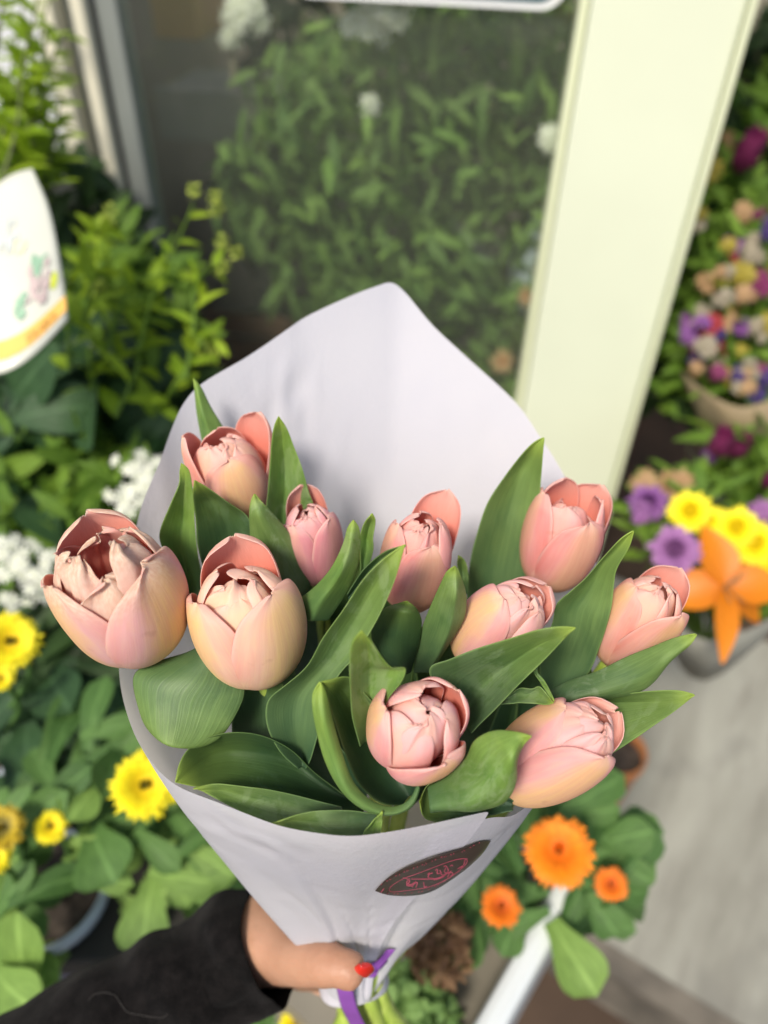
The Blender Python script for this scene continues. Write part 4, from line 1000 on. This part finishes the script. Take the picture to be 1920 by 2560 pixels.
SH = [((250, 800), (240, 650), (225, 520), (232, 470)), ((300, 760), (330, 640), (380, 530), (418, 440)), ((400, 820), (420, 700), (420, 620), (480, 560)), ((180, 700), (200, 600), (190, 520), (225, 490)), ((230, 760), (270, 640), (320, 600), (400, 590)),
      ((200, 840), (190, 720), (210, 640), (270, 620)), ((330, 900), (400, 800), (440, 740), (470, 730)), ((250, 900), (300, 780), (290, 700), (330, 640)), ((150, 800), (150, 690), (190, 600), (180, 560))]
for s_ in SH:
    o, p = twig(t, [P(x, y, .84 + .05 * math.sin(x)) for x, y in s_], .0024, .0010, mat='g_mid'); shoot(mb, p, .042, .0155, 12, r_)
mb.build('foliage', M['g_lime'], t)
mass(t, 'lower_foliage', 'g_mid', [(90, 500), (250, 470), (420, 620), (440, 800), (300, 900), (100, 850)], .88, .98, 230, .050, .020, 0, r_)
for x, y in ((420, 410), (465, 425), (468, 450), (478, 520), (508, 545), (482, 578), (238, 455), (232, 480), (455, 735), (470, 755), (445, 770), (215, 620)):
    c = P(x, y, .83); mb = MB()
    for k in range(26):
        o = rv(r_); blade(mb, c + o * .003, o, UPZ + rv(r_) * .3, .0065, .0045, .4, 1, 4)
    mb.build('bud', M['bud'], t)
    twig(t, [c - UPZ * .012 - CR * .008, c], .0009, .0007, 'bud_stalk')
# star flowers
for lab, cl, leafpoly in (('white star shaped blossoms beside the upper left rim of the paper', ((290, 1010, .016, 20), (322, 1035, .016, 18), (262, 1060, .013, 14), (300, 1075, .014, 14), (280, 1100, .010, 8), (335, 1010, .012, 10)), [(150, 950), (350, 960), (330, 1130), (230, 1180), (120, 1100)]),
                          ('white star shaped blossoms at the left edge above the yellow flower', ((20, 1190, .017, 22), (60, 1215, .018, 22), (95, 1250, .016, 18), (30, 1250, .018, 20), (70, 1290, .016, 18), (15, 1310, .016, 16), (110, 1210, .010, 8)), [(-60, 1120), (140, 1130), (160, 1340), (-60, 1360)])):
    t = thing('star_flower', P(cl[0][0], cl[0][1] + 60, .86), lab, 'flower', None)
    for x, y, rd, n_ in cl: starcluster(t, P(x, y, .76), rd * 1.2, max(4, int(n_ * .55)), .0080, r=r_, five=6)
    mass(t, 'foliage', 'g_mid', leafpoly, .80, .9, 60, .045, .018, 0, r_)
    for x, y, rd, n_ in cl[:4]: twig(t, [P(x, y, .77), P(x + 5, y + 60, .82), P(x + 10, y + 130, .88)], .0012, .0016)
mass_t = thing('green_plant', P(120, 1150, .9), 'mid green bushy plant between the two white blossom patches', 'plant')
mass(mass_t, 'foliage', 'g_mid', [(-40, 930), (200, 950), (330, 1080), (270, 1260), (100, 1280), (-40, 1180)], .84, .95, 170, .060, .020, 0, r_)
twig(mass_t, [P(120, 1350, .95), P(130, 1150, .92), P(140, 1000, .9)], .003, .0015)

# yellow calendulas in their pots
def calendula(label, c, potr, flowers, leafpolys, leafn, fmats, pd, group, potmat='navy', rim='pot_grey', d=(.66, .74), leaves=None):
    t = thing('calendula', c - UPZ * .12, label, 'potted plant', group)
    pot(t, c, potr, .13, potmat, rim)
    for x, y, dd, rad, tone in flowers:
        p = P(x, y, dd); nn = (TOCAM(p) * 1.2 + UPZ * .5 + rv(r_) * .12)
        daisy(t, p, nn, rad, fmats[tone], 7, 48 if rad > .02 else 34, r=r_, W=.125, heart=.11)
        twig(t, [p - nn.normalized() * .004, p - UPZ * .05 - nn.normalized() * .02, c - UPZ * .02], .0028, .003, mat='g_cal')
    for poly, n_, mat in leafpolys:
        mb = MB()
        for k in range(n_):
            p, x, y = vol(poly, d[0], d[1], r_)
            away = (p - (c + UPZ * .02)); away.normalize(); dd_ = (away + rv(r_) * .6 + UPZ * .2).normalized(); nn = (UPZ * .7 - VIEW * .9 + rv(r_) * .6).normalized()
            dd_ = (dd_ - nn * dd_.dot(nn)).normalized(); k_ = r_.uniform(.75, 1.2)
            blade(mb, p - dd_ * .02, dd_, nn, .062 * k_, .027 * k_, r_.uniform(.1, .7), 1, 8, .25)
        mb.build('foliage', M[mat], t)
    for s_ in (leaves or []):
        mb = MB(); b_, e_, n2, wd, mat = s_
        pb, pe = P(*b_), P(*e_); blade(mb, pb, pe - pb, n2, (pe - pb).length * 1.05, wd, .3, 1, 10, .3); mb.build('leaf', M[mat], t)
    return t
Y = {0: ('yel', 'yelc'), 1: ('yelc', 'yelc')}
GC = 'potted calendulas'
NV_ = UPZ * .7 - VIEW
calendula('yellow calendulas in a grey rimmed pot, big bloom beside the lower left of the paper', P(95, 1918, .77), .062,
    [(312, 1697, .635, .0285, 0), (110, 1786, .66, .0148, 0)],
    [([(110, 1600), (230, 1560), (380, 1700), (500, 1860), (480, 1900), (330, 1850), (270, 1780), (60, 1790), (20, 1720)], 62, 'g_cal'), ([(150, 1780), (260, 1800), (420, 1820), (500, 1880), (430, 1950), (300, 2000), (200, 1900)], 22, 'g_cal2')], 40, Y, 0, GC, d=(.68, .80),
    leaves=[((330, 1900, .70), (300, 2060, .66), NV_, .048, 'g_cal2'), ((200, 1790, .70), (235, 1900, .66), NV_, .058, 'g_cal'), ((400, 1820, .70), (500, 1895, .68), NV_, .028, 'g_cal2'), ((215, 1690, .70), (150, 1760, .66), NV_, .040, 'g_cal2'),
            ((250, 1620, .70), (240, 1700, .64), NV_ + CR, .040, 'g_cal'), ((370, 1760, .72), (470, 1870, .68), NV_, .034, 'g_cal'), ((30, 1850, .70), (60, 1930, .68), NV_, .03, 'g_cal2'), ((380, 1850, .71), (400, 1960, .69), NV_, .03, 'g_cal2')])
calendula('yellow calendula cut by the left edge, bloom under the white blossoms', P(-90, 1640, .82), .055,
    [(22, 1386, .655, .0262, 0), (2, 1466, .68, .012, 0)],
    [([(-40, 1430), (180, 1400), (260, 1500), (250, 1640), (120, 1740), (-40, 1720)], 60, 'g_ivy'), ([(-40, 1300), (230, 1330), (260, 1450), (60, 1480)], 30, 'g_dark')], 40, Y, 0, GC, d=(.74, .88),
    leaves=[((100, 1440, .78), (130, 1520, .72), NV_, .055, 'g_ivy'), ((150, 1600, .76), (180, 1690, .70), NV_, .062, 'g_ivy'), ((60, 1560, .76), (50, 1650, .72), NV_, .05, 'g_ivy'), ((230, 1480, .76), (250, 1600, .72), NV_, .05, 'g_ivy'), ((20, 1640, .74), (70, 1730, .70), NV_, .045, 'g_ivy')])
calendula('golden calendula pair at the lower left edge of the picture', P(-120, 2030, .76), .050,
    [(2, 1790, .635, .020, 1), (-12, 1855, .64, .014, 0)],
    [([(-60, 1720), (60, 1760), (80, 1900), (40, 2000), (-60, 2000)], 22, 'g_cal'), ([(-60, 1980), (60, 2040), (75, 2150), (-60, 2240)], 14, 'g_cal2')], 40, Y, 0, GC, d=(.66, .74),
    leaves=[((60, 2150, .68), (20, 2010, .64), NV_, .05, 'g_cal2'), ((-10, 2100, .66), (60, 2190, .62), NV_, .05, 'g_cal2'), ((40, 1850, .68), (80, 1780, .65), NV_, .02, 'g_cal')])
calendula('calendula with small yellow and orange blooms under the arm', P(560, 2330, .80), .060,
    [(640, 2212, .72, .017, 0), (692, 2146, .74, .0125, 2)],
    [([(560, 2100), (700, 2100), (720, 2240), (560, 2300)], 30, 'g_cal'), ([(280, 2120), (700, 2160), (660, 2300), (280, 2300)], 30, 'g_mid'), ([(880, 2130), (950, 2150), (960, 2260), (850, 2280)], 12, 'g_cal')], 40, {0: ('yel', 'yelc'), 2: ('ora2', 'orac')}, 0, GC, d=(.76, .86))
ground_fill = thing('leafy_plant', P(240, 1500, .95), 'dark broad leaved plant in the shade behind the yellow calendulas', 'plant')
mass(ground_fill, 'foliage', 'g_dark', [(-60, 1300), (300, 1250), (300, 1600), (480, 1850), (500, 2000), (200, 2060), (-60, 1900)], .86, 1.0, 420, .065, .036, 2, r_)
twig(ground_fill, [P(240, 1900, 1.0), P(230, 1600, .97), P(220, 1400, .93)], .004, .002)

# orange calendula at the lower right
calendula('orange calendula with one large round bloom and two smaller ones, lower right', P(1095, 1975, .86), .045,
    [(1207, 1838, .615, .0280, 0), (1082, 1959, .64, .0175, 1), (1320, 1910, .655, .0145, 1)],
    [([(1000, 1780), (1180, 1700), (1290, 1700), (1380, 1800), (1340, 1960), (1200, 2030), (1050, 2020), (960, 1960), (960, 1880)], 75, 'g_cal')], 40, {0: ('ora', 'ora'), 1: ('ora2', 'orac')}, 0, GC, d=(.68, .80),
    leaves=[((1020, 1950, .70), (975, 2080, .66), NV_, .050, 'g_cal'), ((1190, 1990, .69), (1285, 2140, .64), NV_, .046, 'g_cal2'), ((1290, 1820, .70), (1405, 1800, .67), NV_, .034, 'g_cal'), ((1300, 1840, .71), (1408, 1905, .68), NV_, .026, 'g_cal'),
            ((1250, 1730, .71), (1325, 1690, .69), NV_, .03, 'g_cal'), ((1270, 1930, .70), (1335, 2020, .68), NV_, .034, 'g_cal'), ((1180, 1700, .71), (1270, 1680, .70), NV_, .025, 'g_cal'), ((1120, 1960, .70), (1090, 2060, .67), NV_, .03, 'g_cal')])
t = thing('planter_trough', PZ(1000, 2150, .45), 'long white edged trough under the orange calendula, brown earth inside', 'trough')
zt = .70; e_a, e_b = PZ(1205, 2020, zt), PZ(1075, 2260, zt); dd_ = (e_b - e_a).normalized(); sd_ = Vector((-dd_.y, dd_.x, 0)); sd_ = sd_ if sd_.x < 0 else -sd_
ctr_ = (e_a + e_b) / 2 + dd_ * .0; Lw = (e_b - e_a).length + .16
mb = MB(); mb.box(ctr_ + sd_ * .012 - UPZ * .09, (Lw, .024, .20), (dd_, sd_, UPZ)); mb.build('front_wall', M['trough'], t, smooth=False, bevel=.008)
mb = MB(); mb.box(ctr_ + sd_ * .23 - UPZ * .09, (Lw, .02, .20), (dd_, sd_, UPZ)); mb.build('back_wall', M['trough'], t, smooth=False, bevel=.006)
mb = MB(); mb.box(ctr_ + sd_ * .122 - UPZ * .11, (Lw - .01, .19, .12), (dd_, sd_, UPZ)); mb.build('earth', M['trough_side'], t, smooth=False)
t = thing('heather', P(940, 2080, .72), 'small reddish brown sprigs in the trough right of the stems', 'plant')
mass(t, 'foliage', 'sedum', [(870, 1990), (1000, 1980), (1020, 2050), (980, 2130), (900, 2130)], .63, .70, 420, .012, .006, 0, r_); twig(t, [P(940, 2120, .72), P(940, 2050, .68)], .002, .001)
t = thing('ground_plant', P(900, 2200, .70), 'tiny leaved fresh green plant beside the cut stems', 'plant')
mass(t, 'foliage', 'moss', [(840, 2090), (930, 2120), (980, 2190), (960, 2270), (840, 2270)], .63, .70, 420, .014, .010, 2, r_); twig(t, [P(900, 2260, .70), P(900, 2160, .67)], .002, .001)

# --- printed pouch hanging in the shrub
t = thing('printed_pouch', P(60, 600, .62), 'white plastic pouch with flower print and orange band, at the left edge', 'pouch')
OUTR = [(70, 364), (84, 395), (100, 430), (114, 480), (127, 545), (136, 600), (143, 650), (147, 690)]
OUTL = [(-40, 430), (-60, 470), (-80, 520), (-95, 580), (-105, 640), (-110, 700), (-112, 740), (-112, 790)]
PD = .66
R_ = cr([Vector((x, y, 0)) for x, y in OUTR], 30); L_ = cr([Vector((x, y, 0)) for x, y in OUTL], 30)
def ppt(u, v, lift=0.0, back=False):
    """u 0..1 left to right, v 0..1 top to bottom"""
    k = v * 29; i = min(28, int(k)); f_ = k - i
    a = L_[i].lerp(L_[i + 1], f_); b = R_[i].lerp(R_[i + 1], f_); q = a.lerp(b, u)
    bow = math.sin(math.pi * u); y = q.y + (bow * 62 * v - 14 * bow * (1 - v))
    dep = PD + .03 * (1 - v) + (.022 * v + .004) * (-bow if not back else bow) + .0015 * noise.noise(Vector((u * 4, v * 5, 3)))
    return P(q.x, y, dep - lift)
M['pouch'] = m_plain('white plastic film', (.56, .57, .49), .35, .04, 5, .1, coat=.1)
M['pband'] = m_plain('orange band print', (.80, .46, .11), .35, .06, 6, .03); M['pink1'] = m_plain('grey pink print', (.50, .40, .38), .5, .15, 60, 0)
M['pgreen'] = m_plain('green print', (.25, .42, .28), .5, .15, 60, 0); M['plime'] = m_plain('lime print', (.55, .62, .06), .5, .1, 60, 0); M['pyel'] = m_plain('pale yellow print', (.78, .72, .42), .5, .05, 60, 0); M['pgrey'] = m_plain('grey print', (.48, .52, .50), .5, .1, 60, 0)
mb = MB(); mb.grid([[ppt(u / 20, v / 20) for u in range(21)] for v in range(21)]); mb.grid([[ppt(u / 20, v / 20, 0, True) for u in range(21)] for v in range(21)], flip=True)
mb.build('film', M['pouch'], t, solid=.0006)
def patch(name, mat, u0, u1, v0, v1, lift=.0012):
    mb = MB(); mb.grid([[ppt(u0 + (u1 - u0) * i / 10, v0 + (v1 - v0) * j / 4, lift) for i in range(11)] for j in range(5)]); return mb.build(name, M[mat], t)
patch('orange_band', 'pband', .0, .995, .84, .935)
def pell(mbx, u, v, ru, rv_, rot=0, lift=.0013):
    pts = []
    for k in range(14):
        a = k * 2 * math.pi / 14; x, y = ru * math.cos(a), rv_ * math.sin(a); pts.append(ppt(u + x * math.cos(rot) - y * math.sin(rot), v + x * math.sin(rot) + y * math.cos(rot), lift))
    mbx.poly(pts)
mb = MB(); pell(mb, .925, .70, .032, .05, .3); mb.build('lime_spot', M['plime'], t)
rp = random.Random(3)
for nm, mt, n_, cu, cv, su, sv in (('pink_print', 'pink1', 34, .78, .66, .10, .10), ('green_print', 'pgreen', 12, .80, .55, .07, .04), ('green_print', 'pgreen', 14, .62, .72, .05, .07), ('grey_print', 'pgrey', 16, .52, .33, .10, .07), ('yellow_print', 'pyel', 10, .66, .40, .07, .02)):
    mb = MB()
    for k in range(n_): pell(mb, cu + rp.gauss(0, su * .5), cv + rp.gauss(0, sv * .5), rp.uniform(.014, .034), rp.uniform(.010, .026), rp.uniform(0, 3), .0013 + k * .00003)
    mb.build(nm, M[mt], t)
fc = bpy.data.curves.new('band_lettering', 'FONT'); fc.body = 'SOLABIOL'; fc.size = 1; fc.extrude = 0
fo = bpy.data.objects.new('tmp', fc); COL.objects.link(fo); dg = bpy.context.evaluated_depsgraph_get(); tm = bpy.data.meshes.new_from_object(fo.evaluated_get(dg))
bpy.data.objects.remove(fo); wmax = max(v.co.x for v in tm.vertices)
mb = MB(); mb.v = [tuple(ppt(.66 + .26 * v.co.x / wmax, .915 - .045 * v.co.y / .7, .0019)) for v in tm.vertices]; mb.f = [list(p.vertices) for p in tm.polygons]; mb.uv = [(0, 0)] * sum(len(f) for f in mb.f)
M['ptext'] = m_plain('brown lettering', (.38, .20, .05), .5, .1, 30, 0); mb.build('lettering', M['ptext'], t, smooth=False)

# --- right: cut flowers beyond the pillar
r_ = random.Random(33)
def bunch(name, label, base, head, n_leaf, leafmat, blooms, wrap=None, group=None, polyleaf=None, d=(1, 1.2), L=.06, W=.02, shape=0, ln='foliage'):
    t = thing(name, base, label, 'bouquet', group)
    if polyleaf: mass(t, ln, leafmat, polyleaf, d[0], d[1], n_leaf, L, W, shape, r_)
    for b in blooms:
        kind, x, y, dd, size, mats = b; p = P(x, y, dd)
        if kind == 'daisy': daisy(t, p, TOCAM(p) + UPZ * .3 + rv(r_) * .2, size, mats, 4, 24, r=r_)
        elif kind == 'mum': daisy(t, p, TOCAM(p) + UPZ * .3, size, mats, 7, 30, hgt=.35, r=r_, heart=.3, W=.2)
        elif kind == 'clus': starcluster(t, p, size * 1.05, 12, size * .72, mats, r_, 'flower')
        elif kind == 'tulip':
            mb = MB(); ax = (UPZ + TOCAM(p) * .5 + rv(r_) * .3).normalized()
            a = ax.cross(Vector((1, 0, .2))).normalized()
            for k in range(6):
                dv = Matrix.Rotation(k * 1.047, 3, ax) @ a; blade(mb, p + dv * size * .1, (ax + dv * .38), dv * -1, size * 1.3, size * .75, -.35, 0, 7, .5)
            mb.build('flower', M[mats], t)
        twig(t, [p, p.lerp(base, .4) - VIEW * -.02, base], .002, .003, mat='g_mid')
    return t
B1 = [(1480, 600), (1540, 470), (1590, 420), (1700, 400), (1720, 870), (1560, 870), (1480, 800)]
bl = []
cols = ['viol', 'dim_y', 'pale', 'mag', 'purp', 'dim_y', 'pale', 'red', 'peachp', 'viol', 'pale', 'mag']
spots = [(1600, 455, 'pale'), (1640, 470, 'mag'), (1655, 500, 'viol'), (1610, 510, 'dim_y'), (1585, 535, 'dim_y'), (1630, 545, 'pale'), (1560, 575, 'pale'), (1600, 585, 'dim_y'), (1655, 560, 'dim_y'), (1500, 480, 'pale'), (1545, 600, 'peachp'), (1640, 610, 'viol'), (1620, 640, 'mag'), (1660, 635, 'mag'),
         (1590, 660, 'viol'), (1625, 695, 'dim_y'), (1655, 700, 'dim_y'), (1570, 700, 'peachp'), (1540, 720, 'viol'), (1500, 735, 'mag'), (1515, 760, 'pale'), (1560, 755, 'red'), (1590, 770, 'dim_y'), (1555, 795, 'mag'), (1580, 810, 'viol'), (1630, 790, 'pale'), (1655, 820, 'viol'), (1640, 850, 'viol'), (1610, 840, 'peachp'), (1600, 820, 'pale'), (1520, 790, 'viol'), (1535, 690, 'pale'), (1560, 640, 'pale'), (1500, 700, 'purp'), (1650, 740, 'pale'), (1600, 720, 'purp')]
for x, y, c_ in spots:
    for q_ in range(3):
        bl.append(('clus', x + r_.uniform(-16, 16), y + r_.uniform(-16, 16), 1.08 + r_.uniform(-.05, .06), r_.uniform(.008, .015), c_ if q_ < 2 else r_.choice(cols)))
t = bunch('mixed_bouquet', 'large mixed bunch of violet, yellow, cream and magenta flowers in brown paper, right edge', P(1640, 980, 1.18), None, 420, 'g_mid', bl, polyleaf=B1, d=(1.07, 1.22), L=.045, W=.014)
mb = MB(); pts_t = [P(x, y, dd) for x, y, dd in ((1470, 800, 1.12), (1530, 850, 1.02), (1600, 880, 1.0), (1680, 860, 1.0), (1760, 830, 1.02))]; pts_b = [P(x, y, dd) for x, y, dd in ((1520, 1000, 1.2), (1560, 1010, 1.16), (1610, 1020, 1.15), (1680, 1020, 1.15), (1740, 1010, 1.17))]
mb.grid([cr(pts_t, 20), cr([a.lerp(b, .5) - VIEW * .02 for a, b in zip(pts_t, pts_b)], 20), cr(pts_b, 20)]); mb.build('paper_wrap', M['kraft'], t, solid=.001)
bunch('magenta_bouquet', 'magenta and ochre lily bloom beside the top right edge of the pillar', P(1560, 560, 1.3), None, 60, 'g_mid', [('tulip', 1590, 370, 1.12, .05, 'mag'), ('tulip', 1560, 345, 1.15, .03, 'peachp'), ('tulip', 1610, 350, 1.15, .035, 'mag'), ('clus', 1525, 375, 1.12, .02, 'dim_y')], polyleaf=[(1530, 300), (1640, 280), (1650, 420), (1520, 450)], d=(1.12, 1.2), L=.05)
t = thing('dark_foliage', PW(1600, 300, .45), 'dark green foliage behind the pillar along the right edge', 'plant')
mass(t, 'foliage', 'g_dark', [(1560, 100), (1720, 0), (1740, 900), (1420, 900), (1400, 850), (1500, 500)], 1.22, 1.45, 900, .06, .026, 0, r_)
mass(t, 'light_foliage', 'g_mid', [(1600, 180), (1720, 150), (1720, 330), (1560, 330)], 1.15, 1.3, 80, .06, .022, 0, r_)
mass(t, 'side_foliage', 'g_mid', [(1440, 780), (1510, 520), (1550, 560), (1520, 760), (1440, 900)], 1.15, 1.28, 160, .045, .018, 0, r_)
twig(t, [P(1600, 1000, 1.5), P(1600, 500, 1.4), P(1640, 100, 1.3)], .006, .003)
t = thing('wooden_stand', P(1650, 250, 1.45), 'dark red brown wooden stand beyond the pillar at the top right', 'stand')
zz = P(1650, 120, 1.4)
mb = MB(); mb.box(zz, (.5, .06, .05)); mb.build('rail', M['plank'], t, smooth=False, bevel=.003)
mb = MB(); mb.box(zz + Vector((-.02, .08, -.6)), (.05, .05, 1.1)); mb.build('post', M['plank'], t, smooth=False, bevel=.003)
mb = MB(); mb.box(zz + Vector((.1, .1, -.13)), (.5, .25, .03)); mb.build('shelf_board', M['shelf'], t, smooth=False, bevel=.003)
# purple tulips in clear cellophane
t = bunch('tulip_bunch', 'dark purple tulips in clear film at the right edge, above the orange lily', P(1600, 1130, 1.16), None, 90, 'g_mid', [('tulip', 1545, 985, 1.0, .038, 'mag'), ('tulip', 1578, 985, 1.02, .036, 'mag'), ('tulip', 1520, 1000, 1.03, .03, 'purp'), ('tulip', 1650, 1050, .98, .026, 'mag')], polyleaf=[(1560, 950), (1700, 930), (1700, 1090), (1580, 1080), (1540, 1040)], d=(1.0, 1.1), L=.07, W=.018)
mb = MB(); a_ = [P(x, y, dd) for x, y, dd in ((1478, 940, 1.08), (1490, 1000, 1.0), (1510, 1040, .96), (1560, 1070, .95), (1640, 1100, .97), (1700, 1090, 1.0))]; b_ = [P(x, y, dd) for x, y, dd in ((1560, 1120, 1.15), (1570, 1125, 1.13), (1590, 1130, 1.12), (1600, 1135, 1.12), (1620, 1130, 1.12), (1640, 1120, 1.13))]
mb.grid([cr(a_, 30), [p.lerp(q, .5) - VIEW * .02 + rv(r_) * .003 for p, q in zip(cr(a_, 30), cr(b_, 30))], cr(b_, 30)]); mb.build('clear_film', M['cello'], t)
# mixed bouquet with the lily
LB = [(1350, 1060), (1440, 1020), (1560, 1040), (1700, 1090), (1720, 1330), (1560, 1360), (1440, 1290), (1370, 1200)]
t = bunch('lily_bouquet', 'mixed bouquet with an orange lily, mauve mum and yellow daisies, right of the tulips', P(1520, 1420, 1.15), None, 260, 'g_mid',
    [('mum', 1457, 1188, .86, .028, ('mauve', 'mauve')), ('mum', 1400, 1085, .95, .024, ('purp', 'purp')), ('mum', 1440, 1095, .97, .018, ('purp', 'purp')), ('clus', 1385, 1110, .93, .012, 'mauve'),
     ('mum', 1490, 1105, .92, .026, ('yel', 'yel')), ('mum', 1530, 1125, .93, .020, ('yel', 'yel')), ('mum', 1590, 1140, .92, .026, ('yel', 'yel')), ('mum', 1630, 1175, .92, .028, ('yel', 'yel')), ('mum', 1665, 1210, .92, .026, ('yel', 'yel')), ('mum', 1590, 1165, .93, .018, ('yel', 'yel')),
     ('clus', 1400, 1050, .97, .018, 'peachp'), ('clus', 1470, 1055, .97, .022, 'peachp'), ('clus', 1440, 1045, .98, .012, 'dim_y'), ('clus', 1645, 1110, .95, .016, 'mauve')], polyleaf=LB, d=(.94, 1.06), L=.042, W=.012)
lc = P(1567, 1265, .86); lo2 = None
for i, (x, y, dd, wd) in enumerate(((1535, 1135, .87, .040), (1700, 1262, .84, .040), (1425, 1285, .86, .040), (1578, 1410, .80, .024), (1665, 1345, .88, .026), (1620, 1180, .93, .028))):
    mb = MB(); pe = P(x, y, dd); blade(mb, lc, pe - lc, NV_, (pe - lc).length * 1.06, wd * 1.15, .35, 0, 12, .25); o = mb.build('lily_petal', M['lily'], t, sub=1)
    if i == 0: lo2 = o
mb = MB()
for k in range(6):
    dv = (rv(r_) + TOCAM(lc) * 1.5).normalized(); mb.tube([lc, lc + dv * .02 + CR * .004, lc + dv * .034 + CR * .01], .0008, 5)
mb.build('stamen', M['peachp'], t)
# wrap of that bouquet
mb = MB(); a_ = [P(x, y, dd) for x, y, dd in ((1390, 1290, .97), (1450, 1345, .92), (1540, 1385, .90), (1640, 1350, .92), (1720, 1300, .96))]; b_ = [P(x, y, dd) for x, y, dd in ((1470, 1440, 1.12), (1490, 1460, 1.1), (1520, 1470, 1.1), (1550, 1460, 1.1), (1580, 1440, 1.12))]
mb.grid([cr(a_, 24), [p.lerp(q, .5) - VIEW * .01 for p, q in zip(cr(a_, 24), cr(b_, 24))], cr(b_, 24)]); mb.build('paper_wrap', M['shelf'], t, solid=.0008)
# bucket that holds the bouquets, and the terracotta pot
t = thing('terracotta_pot', PZ(1345, 1640, .145), 'terracotta pot just right of the tulips, standing on the pale step', 'pot')
c = PZ(1335, 1618, .32); pot(t, c, .048, .17, 'terracotta')
